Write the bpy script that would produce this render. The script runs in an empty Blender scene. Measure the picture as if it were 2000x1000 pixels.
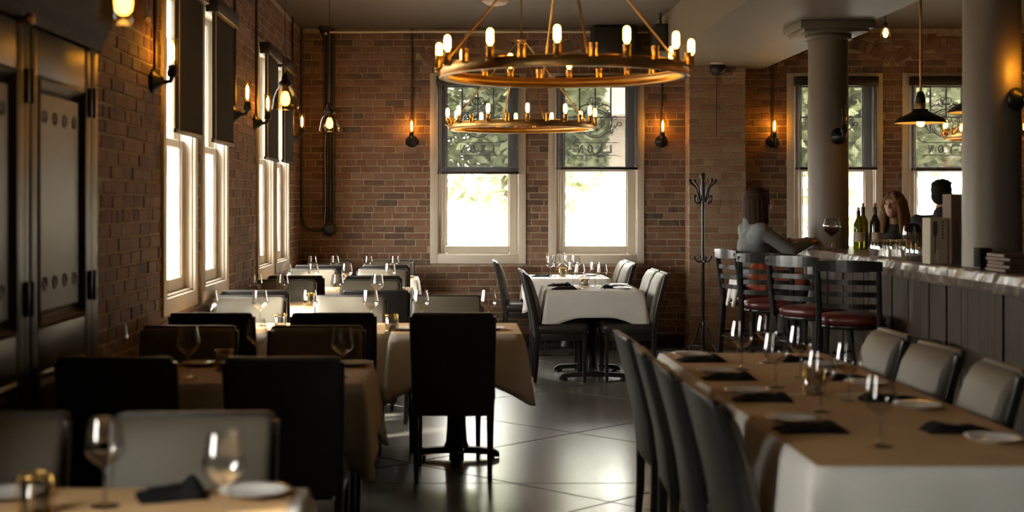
import bpy, bmesh, math, random
import numpy as np
from mathutils import Vector, Matrix
random.seed(7)
R = math.radians
PI = math.pi
scene = bpy.context.scene
COL = scene.collection

# ------------------------------------------------------------------ camera
cam_data = bpy.data.cameras.new('camera')
cam = bpy.data.objects.new('camera', cam_data)
COL.objects.link(cam)
CAM_Z = 1.48
cam.location = (0, 0, CAM_Z)
cam.rotation_euler = (R(90), 0, 0)
cam_data.sensor_width = 36.0
cam_data.lens = 48.6
cam_data.shift_x = 110 / 2000
cam_data.shift_y = -102 / 2000
cam_data.clip_start = 0.05
cam_data.clip_end = 300
cam_data.dof.use_dof = True
cam_data.dof.focus_distance = 12.6
cam_data.dof.aperture_fstop = 2.2
scene.camera = cam

# ------------------------------------------------------------------ world, exposure
world = bpy.data.worlds.new('overcast_sky')
scene.world = world
world.use_nodes = True
wn = world.node_tree.nodes
wn['Background'].inputs[0].default_value = (1.0, 0.965, 0.90, 1)
wn['Background'].inputs[1].default_value = 36.0
scene.view_settings.view_transform = 'Standard'
scene.view_settings.look = 'None'
scene.view_settings.gamma = 1
scene.view_settings.use_curve_mapping = False
scene.view_settings.exposure = 0.0
cy = scene.cycles
cy.max_bounces = 8
cy.diffuse_bounces = 4
cy.glossy_bounces = 4
cy.transmission_bounces = 4
cy.transparent_max_bounces = 40
cy.sample_clamp_indirect = 4.0
cy.sample_clamp_direct = 0
cy.caustics_reflective = False
cy.caustics_refractive = False
cy.use_denoising = True

sun_data = bpy.data.lights.new('sun', 'SUN')
sun_data.energy = 32.0
sun_data.angle = R(7)                       # hazy sun, soft edges
sun_data.color = (1.0, 0.95, 0.86)
sun = bpy.data.objects.new('sun', sun_data)
COL.objects.link(sun)
sun.rotation_mode = 'QUATERNION'             # from the left and a little from behind: falls through the left windows onto the tables
sun.rotation_quaternion = Vector((0.66, 0.30, -0.68)).to_track_quat('-Z', 'Y')

def portal(loc, rot, sx, sy):
    l = bpy.data.lights.new('window_portal', 'AREA')
    l.shape = 'RECTANGLE'
    l.size = sx
    l.size_y = sy
    l.cycles.is_portal = True
    o = bpy.data.objects.new('window_portal', l)
    o.location = loc
    o.rotation_euler = rot
    COL.objects.link(o)

# ------------------------------------------------------------------ materials
MATS = {}
def _nodes(name):
    m = bpy.data.materials.new(name)
    m.use_nodes = True
    nt = m.node_tree
    b = nt.nodes['Principled BSDF']
    return m, nt, b

def mat(name, col, rough=0.5, metal=0.0, var=0.12, scale=12.0, bump=0.0, bscale=60.0, spec=0.5,
        stretch=None, coat=0.0, sheen=0.0, rvar=0.0):
    if name in MATS:
        return MATS[name]
    m, nt, b = _nodes(name)
    N, L = nt.nodes, nt.links
    tc = N.new('ShaderNodeTexCoord')
    mp = N.new('ShaderNodeMapping')
    L.new(tc.outputs['Object'], mp.inputs[0])
    if stretch:
        mp.inputs['Scale'].default_value = stretch
    nz = N.new('ShaderNodeTexNoise')
    nz.inputs['Scale'].default_value = scale
    nz.inputs['Detail'].default_value = 5
    L.new(mp.outputs[0], nz.inputs['Vector'])
    cr = N.new('ShaderNodeValToRGB')
    cr.color_ramp.elements[0].position = 0.3
    cr.color_ramp.elements[1].position = 0.7
    cr.color_ramp.elements[0].color = (*[c * (1 - var) for c in col], 1)
    cr.color_ramp.elements[1].color = (*[min(1, c * (1 + var)) for c in col], 1)
    L.new(nz.outputs[0], cr.inputs[0])
    L.new(cr.outputs[0], b.inputs['Base Color'])
    b.inputs['Roughness'].default_value = rough
    if rvar:
        mr = N.new('ShaderNodeMapRange')
        mr.inputs[3].default_value = max(0.02, rough - rvar)
        mr.inputs[4].default_value = min(1, rough + rvar)
        L.new(nz.outputs[0], mr.inputs[0])
        L.new(mr.outputs[0], b.inputs['Roughness'])
    b.inputs['Metallic'].default_value = metal
    b.inputs['Specular IOR Level'].default_value = spec
    b.inputs['Coat Weight'].default_value = coat
    b.inputs['Sheen Weight'].default_value = sheen
    if bump:
        n2 = N.new('ShaderNodeTexNoise')
        n2.inputs['Scale'].default_value = bscale
        n2.inputs['Detail'].default_value = 4
        L.new(mp.outputs[0], n2.inputs['Vector'])
        bp = N.new('ShaderNodeBump')
        bp.inputs['Strength'].default_value = bump
        bp.inputs['Distance'].default_value = 0.01
        L.new(n2.outputs[0], bp.inputs['Height'])
        L.new(bp.outputs[0], b.inputs['Normal'])
    MATS[name] = m
    return m

def brick_mat(name, cols, light=1.0):
    m, nt, b = _nodes(name)
    N, L = nt.nodes, nt.links
    geo = N.new('ShaderNodeNewGeometry')
    oi = N.new('ShaderNodeObjectInfo')
    ad = N.new('ShaderNodeMath'); ad.operation = 'ADD'
    L.new(geo.outputs['Random Per Island'], ad.inputs[0])
    L.new(oi.outputs['Random'], ad.inputs[1])
    fr = N.new('ShaderNodeMath'); fr.operation = 'FRACT'
    L.new(ad.outputs[0], fr.inputs[0])
    cr = N.new('ShaderNodeValToRGB')
    el = cr.color_ramp.elements
    el[0].position = 0; el[0].color = (*[c * light for c in cols[0]], 1)
    el[1].position = 1; el[1].color = (*[c * light for c in cols[-1]], 1)
    for i, c in enumerate(cols[1:-1]):
        e = el.new((i + 1) / (len(cols) - 1))
        e.color = (*[x * light for x in c], 1)
    L.new(fr.outputs[0], cr.inputs[0])
    nz = N.new('ShaderNodeTexNoise')
    nz.inputs['Scale'].default_value = 9
    nz.inputs['Detail'].default_value = 8
    nz.inputs['Roughness'].default_value = 0.7
    L.new(geo.outputs['Position'], nz.inputs['Vector'])
    mx = N.new('ShaderNodeMix'); mx.data_type = 'RGBA'
    mr = N.new('ShaderNodeMapRange')
    mr.inputs[1].default_value = 0.45; mr.inputs[2].default_value = 0.75
    mr.inputs[3].default_value = 0.0; mr.inputs[4].default_value = 0.55
    L.new(nz.outputs[0], mr.inputs[0])
    L.new(mr.outputs[0], mx.inputs[0])
    L.new(cr.outputs[0], mx.inputs[6])
    mx.inputs[7].default_value = (0.30 * light, 0.22 * light, 0.15 * light, 1)
    L.new(mx.outputs[2], b.inputs['Base Color'])
    b.inputs['Roughness'].default_value = 0.8
    n2 = N.new('ShaderNodeTexNoise')
    n2.inputs['Scale'].default_value = 70
    n2.inputs['Detail'].default_value = 6
    L.new(geo.outputs['Position'], n2.inputs['Vector'])
    bp = N.new('ShaderNodeBump')
    bp.inputs['Strength'].default_value = 0.5
    bp.inputs['Distance'].default_value = 0.006
    L.new(n2.outputs[0], bp.inputs['Height'])
    L.new(bp.outputs[0], b.inputs['Normal'])
    return m

def emit_mat(name, col, strength):
    m = bpy.data.materials.new(name)
    m.use_nodes = True
    nt = m.node_tree
    nt.nodes.clear()
    e = nt.nodes.new('ShaderNodeEmission')
    e.inputs[0].default_value = (*col, 1)
    e.inputs[1].default_value = strength
    o = nt.nodes.new('ShaderNodeOutputMaterial')
    nt.links.new(e.outputs[0], o.inputs[0])
    return m

def glass_mat(name, tint=(1, 1, 1), refl=1.0, rough=0.02, edge=1.0, power=5.0, rim=1.0):
    """thin glass: clear pass-through with fresnel reflection"""
    m = bpy.data.materials.new(name)
    m.use_nodes = True
    nt = m.node_tree
    N, L = nt.nodes, nt.links
    N.clear()
    t = N.new('ShaderNodeBsdfTransparent')
    t.inputs[0].default_value = (*tint, 1)
    g = N.new('ShaderNodeBsdfGlossy')
    g.inputs['Roughness'].default_value = rough
    lw = N.new('ShaderNodeLayerWeight')          # symmetric for both faces of a thin pane
    pw = N.new('ShaderNodeMath'); pw.operation = 'POWER'
    pw.inputs[1].default_value = power
    L.new(lw.outputs['Facing'], pw.inputs[0])
    mu = N.new('ShaderNodeMath'); mu.operation = 'MULTIPLY_ADD'; mu.use_clamp = True
    mu.inputs[1].default_value = 0.9 * edge
    mu.inputs[2].default_value = 0.04 * refl
    lw.inputs[0].default_value = 0.5
    L.new(pw.outputs[0], mu.inputs[0])
    if rim < 1:                                   # longer path through the glass near the silhouette
        cr = N.new('ShaderNodeValToRGB')
        cr.color_ramp.elements[0].position = 0.55
        cr.color_ramp.elements[0].color = (*tint, 1)
        cr.color_ramp.elements[1].color = (*[c * rim for c in tint], 1)
        L.new(lw.outputs['Facing'], cr.inputs[0])
        L.new(cr.outputs[0], t.inputs[0])
    mx = N.new('ShaderNodeMixShader')
    L.new(mu.outputs[0], mx.inputs[0])
    L.new(t.outputs[0], mx.inputs[1])
    L.new(g.outputs[0], mx.inputs[2])
    o = N.new('ShaderNodeOutputMaterial')
    L.new(mx.outputs[0], o.inputs[0])
    return m

def screen_mat(name, col, openness, glow=0.0):
    """woven roller-shade fabric: an open weave that lets part of the light straight through"""
    m = bpy.data.materials.new(name)
    m.use_nodes = True
    nt = m.node_tree
    N, L = nt.nodes, nt.links
    N.clear()
    tc = N.new('ShaderNodeTexCoord')
    nz = N.new('ShaderNodeTexNoise')
    nz.inputs['Scale'].default_value = 30
    L.new(tc.outputs['Object'], nz.inputs['Vector'])
    cr = N.new('ShaderNodeValToRGB')
    cr.color_ramp.elements[0].color = (*[c * .9 for c in col], 1)
    cr.color_ramp.elements[1].color = (*[c * 1.1 for c in col], 1)
    L.new(nz.outputs[0], cr.inputs[0])
    t = N.new('ShaderNodeBsdfTransparent')
    d = N.new('ShaderNodeBsdfDiffuse')
    L.new(cr.outputs[0], d.inputs[0])
    tr = N.new('ShaderNodeBsdfTranslucent')
    tr.inputs[0].default_value = (*[c * glow for c in col], 1)
    ads = N.new('ShaderNodeAddShader')
    L.new(d.outputs[0], ads.inputs[0])
    L.new(tr.outputs[0], ads.inputs[1])
    d = ads
    mx = N.new('ShaderNodeMixShader')
    mx.inputs[0].default_value = 1 - openness
    L.new(t.outputs[0], mx.inputs[1])
    L.new(d.outputs[0], mx.inputs[2])
    o = N.new('ShaderNodeOutputMaterial')
    L.new(mx.outputs[0], o.inputs[0])
    return m

def granite_mat():
    m, nt, b = _nodes('granite')
    N, L = nt.nodes, nt.links
    tc = N.new('ShaderNodeTexCoord')
    nz = N.new('ShaderNodeTexNoise')
    nz.inputs['Scale'].default_value = 7
    nz.inputs['Detail'].default_value = 9
    nz.inputs['Roughness'].default_value = 0.75
    nz.inputs['Distortion'].default_value = 1.6
    L.new(tc.outputs['Object'], nz.inputs['Vector'])
    cr = N.new('ShaderNodeValToRGB')
    el = cr.color_ramp.elements
    el[0].position = 0.32; el[0].color = (0.04, 0.031, 0.024, 1)
    el[1].position = 0.66; el[1].color = (0.26, 0.21, 0.165, 1)
    e = el.new(0.48); e.color = (0.11, 0.085, 0.066, 1)
    L.new(nz.outputs[0], cr.inputs[0])
    L.new(cr.outputs[0], b.inputs['Base Color'])
    b.inputs['Roughness'].default_value = 0.3
    n2 = N.new('ShaderNodeTexNoise'); n2.inputs['Scale'].default_value = 40
    L.new(tc.outputs['Object'], n2.inputs['Vector'])
    bp = N.new('ShaderNodeBump'); bp.inputs['Strength'].default_value = 0.15
    L.new(n2.outputs[0], bp.inputs['Height'])
    L.new(bp.outputs[0], b.inputs['Normal'])
    return m

def concrete_mat():
    m, nt, b = _nodes('polished_concrete')
    N, L = nt.nodes, nt.links
    geo = N.new('ShaderNodeNewGeometry')
    nz = N.new('ShaderNodeTexNoise')
    nz.inputs['Scale'].default_value = 2.2
    nz.inputs['Detail'].default_value = 9
    nz.inputs['Roughness'].default_value = 0.68
    L.new(geo.outputs['Position'], nz.inputs['Vector'])
    cr = N.new('ShaderNodeValToRGB')
    cr.color_ramp.elements[0].position = 0.3
    cr.color_ramp.elements[1].position = 0.72
    cr.color_ramp.elements[0].color = (0.085, 0.08, 0.066, 1)
    cr.color_ramp.elements[1].color = (0.13, 0.122, 0.102, 1)
    L.new(nz.outputs[0], cr.inputs[0])
    L.new(cr.outputs[0], b.inputs['Base Color'])
    mr = N.new('ShaderNodeMapRange')
    mr.inputs[3].default_value = 0.22
    mr.inputs[4].default_value = 0.26
    L.new(nz.outputs[0], mr.inputs[0])
    L.new(mr.outputs[0], b.inputs['Roughness'])
    b.inputs['Specular IOR Level'].default_value = 0.85
    return m

BRICKS = [(0.17, 0.072, 0.036), (0.24, 0.12, 0.066), (0.13, 0.058, 0.032), (0.26, 0.145, 0.085),
          (0.19, 0.082, 0.042), (0.075, 0.048, 0.034), (0.23, 0.10, 0.05), (0.28, 0.17, 0.105), (0.16, 0.068, 0.036)]
M = {}
M['brick'] = brick_mat('old_red_brick', BRICKS, 0.80)
M['palebrick'] = brick_mat('pale_worn_brick', [(0.27, 0.15, 0.09), (0.34, 0.22, 0.14), (0.24, 0.12, 0.07), (0.38, 0.27, 0.18), (0.29, 0.17, 0.10)], 0.95)
M['mortar'] = mat('sandy_mortar', (0.37, 0.295, 0.205), 0.95, var=0.25, scale=20, bump=0.6, bscale=90)
M['concrete'] = concrete_mat()
M['joint'] = mat('floor_joint', (0.03, 0.027, 0.023), 0.9)
M['ceiling'] = mat('taupe_ceiling_paint', (0.10, 0.083, 0.062), 0.75, var=0.04, scale=3)
M['beam'] = mat('beam_paint', (0.24, 0.205, 0.155), 0.55, var=0.03, scale=3)
M['column'] = mat('column_paint', (0.165, 0.135, 0.098), 0.5, var=0.04, scale=4, bump=0.03, bscale=120)
M['plaster'] = mat('plaster_paint', (0.14, 0.115, 0.085), 0.85, var=0.06, scale=3)
M['casing'] = mat('cream_window_paint', (0.63, 0.56, 0.46), 0.42, var=0.03, scale=5)
M['glass'] = glass_mat('window_glass', (0.97, 0.98, 0.97), 1.0, edge=.5)
M['wineglass'] = glass_mat('wine_glass', (0.92, 0.915, 0.90), 1.6, 0.035, power=1.45, rim=0.6)
M['bulbglass'] = glass_mat('bulb_glass', (0.97, 0.90, 0.78), 0.7, edge=.4)
M['amberglass'] = glass_mat('amber_shade_glass', (0.88, 0.70, 0.44), 2.0, power=1.8, rim=0.6)
M['screen'] = screen_mat('screen_shade_fabric', (0.035, 0.035, 0.037), 0.30, 0.35)
M['blackout'] = screen_mat('dark_shade_fabric', (0.075, 0.07, 0.062), 0.004)
M['darkmetal'] = mat('dark_bronze_metal', (0.035, 0.03, 0.027), 0.42, 0.7, var=0.2)
M['blackmetal'] = mat('black_iron', (0.018, 0.017, 0.016), 0.38, 0.4, var=0.2, bump=0.1)
M['brass'] = mat('aged_brass', (0.66, 0.41, 0.15), 0.4, 1.0, var=0.2, scale=9, rvar=0.1)
M['gold'] = mat('gold_wire', (0.75, 0.48, 0.12), 0.25, 1.0, var=0.1)
M['conduit'] = mat('painted_conduit', (0.05, 0.042, 0.034), 0.5, 0.2, var=0.15)
M['palepipe'] = mat('pale_pipe', (0.8, 0.72, 0.6), 0.5, var=0.05)
M['vinylblack'] = mat('black_vinyl', (0.022, 0.019, 0.017), 0.42, var=0.15, bump=0.10, bscale=240)
M['vinyltaupe'] = mat('taupe_vinyl', (0.112, 0.097, 0.072), 0.48, var=0.06, scale=6, bump=0.10, bscale=240, spec=0.3)
M['chairwood'] = mat('black_stained_wood', (0.016, 0.0135, 0.012), 0.32, var=0.3, stretch=(20, 20, 2), bump=0.03)
M['stoolwood'] = mat('black_lacquered_wood', (0.014, 0.013, 0.012), 0.22, var=0.2, stretch=(20, 20, 2))
M['burgundy'] = mat('burgundy_vinyl', (0.075, 0.011, 0.011), 0.33, var=0.1, bump=0.05, bscale=200)
M['linen'] = mat('white_linen', (0.70, 0.67, 0.62), 0.9, var=0.04, scale=8, bump=0.12, bscale=400, sheen=0.2)
M['warmlitlinen'] = mat('warm_lit_linen', (0.64, 0.565, 0.49), 0.9, var=0.05, scale=8, bump=0.12, bscale=400, sheen=0.2)  # white linen with the warm room light put into its colour
M['paper'] = mat('kraft_paper', (0.46, 0.285, 0.135), 0.7, var=0.06, scale=5, bump=0.05, bscale=80)
M['napkin'] = mat('black_napkin', (0.008, 0.0075, 0.0078), 0.9, var=0.2, bump=0.2, bscale=150, spec=0.15)
M['china'] = mat('white_china', (0.74, 0.72, 0.68), 0.16, var=0.02)
M['wax'] = mat('candle_wax', (0.78, 0.66, 0.45), 0.5, var=0.05)
M['darkwood'] = mat('dark_walnut', (0.017, 0.011, 0.0075), 0.38, var=0.35, scale=5, stretch=(30, 30, 1.5), bump=0.03, spec=0.25)
M['cornicewood'] = mat('dull_dark_walnut', (0.017, 0.011, 0.0075), 0.6, var=0.3, scale=5, stretch=(30, 2, 30), spec=0.06)
M['plank'] = mat('weathered_plank', (0.036, 0.026, 0.018), 0.65, var=0.4, scale=5, stretch=(14, 14, 0.9), bump=0.25, bscale=30, spec=0.2)
M['granite'] = granite_mat()
M['blackbox'] = mat('black_speaker_plastic', (0.016, 0.015, 0.015), 0.55, var=0.1)
M['white'] = mat('white_plastic', (0.72, 0.70, 0.66), 0.5, var=0.02)
M['bulb'] = emit_mat('tungsten_filament', (1.0, 0.45, 0.05), 46.0)
M['filament'] = emit_mat('sconce_filament', (1.0, 0.40, 0.03), 150.0)
M['bulbdim'] = emit_mat('tungsten_filament_dim', (1.0, 0.45, 0.075), 22.0)

# ------------------------------------------------------------------ mesh helpers
def V(*a):
    return Vector(a)

class MB:
    """collects shapes into one mesh"""
    def __init__(self):
        self.v = []
        self.f = []
        self.sm = []
    def add(self, vs, fs, smooth=False):
        o = len(self.v)
        self.v += [tuple(p) for p in vs]
        self.f += [tuple(i + o for i in f) for f in fs]
        self.sm += [smooth] * len(fs)
        return self
    def box(self, x0, x1, y0, y1, z0, z1):
        vs = [(x0, y0, z0), (x1, y0, z0), (x1, y1, z0), (x0, y1, z0), (x0, y0, z1), (x1, y0, z1), (x1, y1, z1), (x0, y1, z1)]
        fs = [(0, 3, 2, 1), (4, 5, 6, 7), (0, 1, 5, 4), (1, 2, 6, 5), (2, 3, 7, 6), (3, 0, 4, 7)]
        return self.add(vs, fs)
    def rbox(self, x0, x1, y0, y1, z0, z1, r=0.005, seg=2):
        bm = bmesh.new()
        bmesh.ops.create_cube(bm, size=1)
        for v in bm.verts:
            v.co = ((x0 + x1) / 2 + v.co.x * (x1 - x0), (y0 + y1) / 2 + v.co.y * (y1 - y0), (z0 + z1) / 2 + v.co.z * (z1 - z0))
        bmesh.ops.bevel(bm, geom=bm.edges[:], offset=r, segments=seg, affect='EDGES', profile=0.5)
        bm.verts.index_update()
        self.add([v.co[:] for v in bm.verts], [[v.index for v in f.verts] for f in bm.faces], seg > 1)
        bm.free()
        return self
    def loft(self, rings, cap=True, smooth=True, closed=True):
        n = len(rings[0])
        vs = [p for r in rings for p in r]
        fs = []
        for k in range(len(rings) - 1):
            for i in range(n if closed else n - 1):
                j = (i + 1) % n
                fs.append((k * n + i, k * n + j, (k + 1) * n + j, (k + 1) * n + i))
        self.add(vs, fs, smooth)
        if cap:
            self.add(rings[0], [tuple(range(n - 1, -1, -1))])
            self.add(rings[-1], [tuple(range(n))])
        return self
    def lathe(self, prof, n=20, cx=0, cy=0, cz=0, axis='z', smooth=True, cap=False):
        rings = []
        for r, z in prof:
            ring = []
            for i in range(n):
                a = 2 * PI * i / n
                if axis == 'z':
                    ring.append((cx + r * math.cos(a), cy + r * math.sin(a), cz + z))
                elif axis == 'y':
                    ring.append((cx + r * math.cos(a), cy + z, cz + r * math.sin(a)))
                else:
                    ring.append((cx + z, cy + r * math.cos(a), cz + r * math.sin(a)))
            rings.append(ring)
        return self.loft(rings, cap, smooth)
    def tube(self, pts, r, n=8, cap=True, smooth=True, closed=False):
        pts = [Vector(p) for p in pts]
        rs = r if isinstance(r, (list, tuple)) else [r] * len(pts)
        rings = []
        up = None
        m = len(pts)
        for i, p in enumerate(pts):
            if closed:
                t = pts[(i + 1) % m] - pts[i - 1]
            else:
                t = pts[min(i + 1, m - 1)] - pts[max(i - 1, 0)]
            t.normalize()
            if up is None:
                up = Vector((0, 0, 1)) if abs(t.z) < 0.9 else Vector((0, 1, 0))
            s = t.cross(up)
            if s.length < 1e-5:
                s = t.cross(Vector((1, 0.1, 0)))
            s.normalize()
            up = s.cross(t).normalized()
            rings.append([tuple(p + (s * math.cos(2 * PI * k / n) + up * math.sin(2 * PI * k / n)) * rs[i]) for k in range(n)])
        if closed:
            rings.append(rings[0])
            cap = False
        return self.loft(rings, cap, smooth)
    def bar(self, a, b, w, t, up=(0, 0, 1)):
        a, b = Vector(a), Vector(b)
        d = (b - a).normalized()
        u = Vector(up)
        s = d.cross(u)
        if s.length < 1e-4:
            s = d.cross(Vector((0, 1, 0)))
        s.normalize()
        u = s.cross(d).normalized()
        rg = []
        for p in (a, b):
            rg.append([tuple(p + s * w / 2 * i + u * t / 2 * j) for i, j in ((-1, -1), (1, -1), (1, 1), (-1, 1))])
        return self.loft(rg, True, False)
    def prism(self, poly, y0, y1):
        """polygon in x,z extruded along y"""
        n = len(poly)
        vs = [(x, y0, z) for x, z in poly] + [(x, y1, z) for x, z in poly]
        fs = [tuple(range(n)), tuple(range(2 * n - 1, n - 1, -1))]
        fs += [(i, i + n, (i + 1) % n + n, (i + 1) % n) for i in range(n)]
        return self.add(vs, fs)
    def sphere(self, c, r, nu=16, nv=10):
        rx, ry, rz = r if isinstance(r, (list, tuple)) else (r, r, r)
        rings = []
        for j in range(nv + 1):
            th = PI * j / nv
            s = max(math.sin(th), 1e-3)
            rings.append([(c[0] + rx * s * math.cos(2 * PI * i / nu), c[1] + ry * s * math.sin(2 * PI * i / nu), c[2] - rz * math.cos(th)) for i in range(nu)])
        return self.loft(rings, True, True)
    def xform(self, mtx):
        self.v = [tuple(mtx @ Vector(p)) for p in self.v]
        return self
    def mesh(self, name, material):
        me = bpy.data.meshes.new(name)
        me.from_pydata(self.v, [], self.f)
        me.polygons.foreach_set('use_smooth', self.sm)
        me.materials.append(material)
        me.update()
        return me
    def build(self, name, material, parent=None, loc=None, rz=0.0):
        o = bpy.data.objects.new(name, self.mesh(name, material))
        COL.objects.link(o)
        if parent is not None:
            o.parent = parent
        if loc is not None:
            o.location = loc
        if rz:
            o.rotation_euler = (0, 0, rz)
        return o

def tag(o, label=None, cat=None, group=None, kind=None):
    if label: o['label'] = label
    if cat: o['category'] = cat
    if group: o['group'] = group
    if kind: o['kind'] = kind
    return o

def thing(name, label, cat, loc=(0, 0, 0), rz=0.0, group=None):
    o = bpy.data.objects.new(name, None)
    o.empty_display_size = 0.1
    COL.objects.link(o)
    o.location = loc
    o.rotation_euler = (0, 0, rz)
    return tag(o, label, cat, group)

def struct(o, label):
    return tag(o, label, None, None, 'structure')

def kids(o):
    return [c for c in bpy.data.objects if c.parent == o]

PROTO = {}
def place(key, maker, loc, rz, label, group=None, cat=None):
    """first call builds the thing, later calls copy it with all its parts"""
    if key not in PROTO:
        o = maker()
        PROTO[key] = (o, [(c, kids(c)) for c in kids(o)])
    else:
        src, parts = PROTO[key]
        o = src.copy(); COL.objects.link(o)
        for c, subs in parts:
            d = c.copy(); COL.objects.link(d); d.parent = o
            for s in subs:
                e = s.copy(); COL.objects.link(e); e.parent = d
    o.location = loc
    o.rotation_euler = (0, 0, rz)
    tag(o, label, cat, group)
    return o

def rr(w, t, r, n=3):
    """rounded rectangle in 2D, centred"""
    out = []
    for cx, cy, a0 in ((w / 2 - r, t / 2 - r, 0), (-w / 2 + r, t / 2 - r, 90), (-w / 2 + r, -t / 2 + r, 180), (w / 2 - r, -t / 2 + r, 270)):
        for i in range(n + 1):
            a = R(a0 + 90 * i / n)
            out.append((cx + r * math.cos(a), cy + r * math.sin(a)))
    return out

def arc(cx, cz, r, a0, a1, n=12):
    return [(cx + r * math.cos(R(a0 + (a1 - a0) * i / n)), cz + r * math.sin(R(a0 + (a1 - a0) * i / n))) for i in range(n + 1)]

def bez(p0, p1, p2, p3, n=10):
    out = []
    for i in range(n + 1):
        t = i / n
        out.append(tuple(p0[k] * (1 - t) ** 3 + 3 * p1[k] * t * (1 - t) ** 2 + 3 * p2[k] * t * t * (1 - t) + p3[k] * t ** 3 for k in range(len(p0))))
    return out

# ------------------------------------------------------------------ room shell
WALL_L = -1.62         # face of the left brick wall
WALL_B = 14.40         # face of the back brick wall
CEIL = 3.304
FRONT = -3.6
RIGHT = 7.2
BEAM_X0, BEAM_X1, BEAM_Z = 2.016, 3.20, 2.883
WIN_W, WIN_Z0, WIN_Z1 = 0.998, 0.856, 2.84
BACK_WINS = [0.232, 1.464, 3.946, 5.146]                # centres in x
LEFT_WINS = [2.3, 8.075, 9.245, 11.69, 12.81]   # centres in y
FRONT_WINS = []

# floor: polished concrete slabs scored on the diagonal, with recessed joints
floor = MB().box(WALL_L, RIGHT, FRONT, WALL_B, -0.2, -0.004).build('floor', M['joint'])
struct(floor, 'polished concrete floor scored into large diagonal squares')
def clip(poly, a, b, c):
    """keep a*x+b*y<=c"""
    out = []
    for i in range(len(poly)):
        p, q = poly[i], poly[(i + 1) % len(poly)]
        dp, dq = a * p[0] + b * p[1] - c, a * q[0] + b * q[1] - c
        if dp <= 0: out.append(p)
        if dp * dq < 0:
            t = dp / (dp - dq)
            out.append((p[0] + t * (q[0] - p[0]), p[1] + t * (q[1] - p[1])))
    return out
def shrink(poly, d):
    n = len(poly)
    area = sum(poly[i][0] * poly[(i + 1) % n][1] - poly[(i + 1) % n][0] * poly[i][1] for i in range(n))
    if area < 0: poly = poly[::-1]
    base = list(poly)
    for i in range(n):
        p, q = base[i], base[(i + 1) % n]
        ex, ey = q[0] - p[0], q[1] - p[1]
        l = math.hypot(ex, ey)
        if l < 1e-6: continue
        nx, ny = ey / l, -ex / l
        poly = clip(poly, nx, ny, nx * p[0] + ny * p[1] - d)
        if len(poly) < 3: return []
    return poly
H = 1.035
for i in range(-6, 8):
    for j in range(-12, 10):
        cx = 0.77 + i * H
        cy_ = 6.86 + H + j * H
        if (i + j) % 2: continue
        dia = [(cx, cy_ - H), (cx + H, cy_), (cx, cy_ + H), (cx - H, cy_)]
        for a, b, c in ((1, 0, RIGHT), (-1, 0, -WALL_L), (0, 1, WALL_B), (0, -1, -FRONT)):
            dia = clip(dia, a, b, c)
            if len(dia) < 3: break
        if len(dia) < 3: continue
        for half in ((0, 1, 7.32), (0, -1, -7.32)):
            p = clip(dia, *half)
            if len(p) < 3: continue
            p = shrink(p, 0.006)
            if len(p) < 3: continue
            n = len(p)
            q = shrink(p, 0.002)
            if len(q) != n:
                q = p
            vs = [(x, y, -0.006) for x, y in p] + [(x, y, -0.0015) for x, y in p] + [(x, y, 0) for x, y in q]
            fs = [(k, (k + 1) % n, n + (k + 1) % n, n + k) for k in range(n)]
            if q is not p:
                fs += [(n + k, n + (k + 1) % n, 2 * n + (k + 1) % n, 2 * n + k) for k in range(n)]
            fs.append(tuple(range(2 * n, 3 * n)) if q is not p else tuple(range(n, 2 * n)))
            MB().add(vs, fs).build('floor_slab', M['concrete'], floor)

ceiling = MB().box(WALL_L - .3, RIGHT + .3, FRONT - .3, WALL_B + .3, CEIL, CEIL + 0.2).build('ceiling', M['ceiling'])
struct(ceiling, 'flat taupe painted ceiling')
bm_ = MB().box(BEAM_X0, BEAM_X1, FRONT, WALL_B - 0.002, BEAM_Z, CEIL + 0.01).build('trim_1', M['beam'])
struct(bm_, 'wide painted ceiling beam running over the columns')

def wall_strips(mb, lo, hi, wins, half, fbox):
    """solid wall with window openings; fbox(a0,a1,z0,z1) adds a block"""
    ws = sorted(wins)
    edges = [lo]
    for w in ws:
        edges += [w - half, w + half]
    edges.append(hi)
    for k in range(0, len(edges), 2):
        fbox(edges[k], edges[k + 1], -0.2, CEIL)
    for w in ws:
        fbox(w - half, w + half, -0.2, WIN_Z0 + 0.05)
        fbox(w - half, w + half, WIN_Z1 - 0.05, CEIL)
HOLE = WIN_W / 2 - 0.05
TH = 0.28
mb = MB()
wall_strips(mb, WALL_L - TH, RIGHT + TH, BACK_WINS, HOLE, lambda a, b, c, d: mb.box(a, b, WALL_B, WALL_B + TH, c, d))
wall_back = struct(mb.build('wall_back', M['mortar']), 'old red brick back wall with arched lintels over the windows')
mb = MB()
wall_strips(mb, FRONT, WALL_B, LEFT_WINS, HOLE, lambda a, b, c, d: mb.box(WALL_L - TH, WALL_L, a, b, c, d))
wall_left = struct(mb.build('wall_left', M['mortar']), 'old red brick wall with tall windows on the left')
mb = MB()
wall_strips(mb, WALL_L - TH, RIGHT + TH, FRONT_WINS, HOLE, lambda a, b, c, d: mb.box(a, b, FRONT - TH, FRONT, c, d))
wall_front = struct(mb.build('wall_front', M['plaster']), 'plastered wall behind the viewer')
wall_right = struct(MB().box(RIGHT, RIGHT + TH, FRONT, WALL_B, -0.2, CEIL).build('wall_right', M['plaster']), 'plastered wall far behind the bar')

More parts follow.
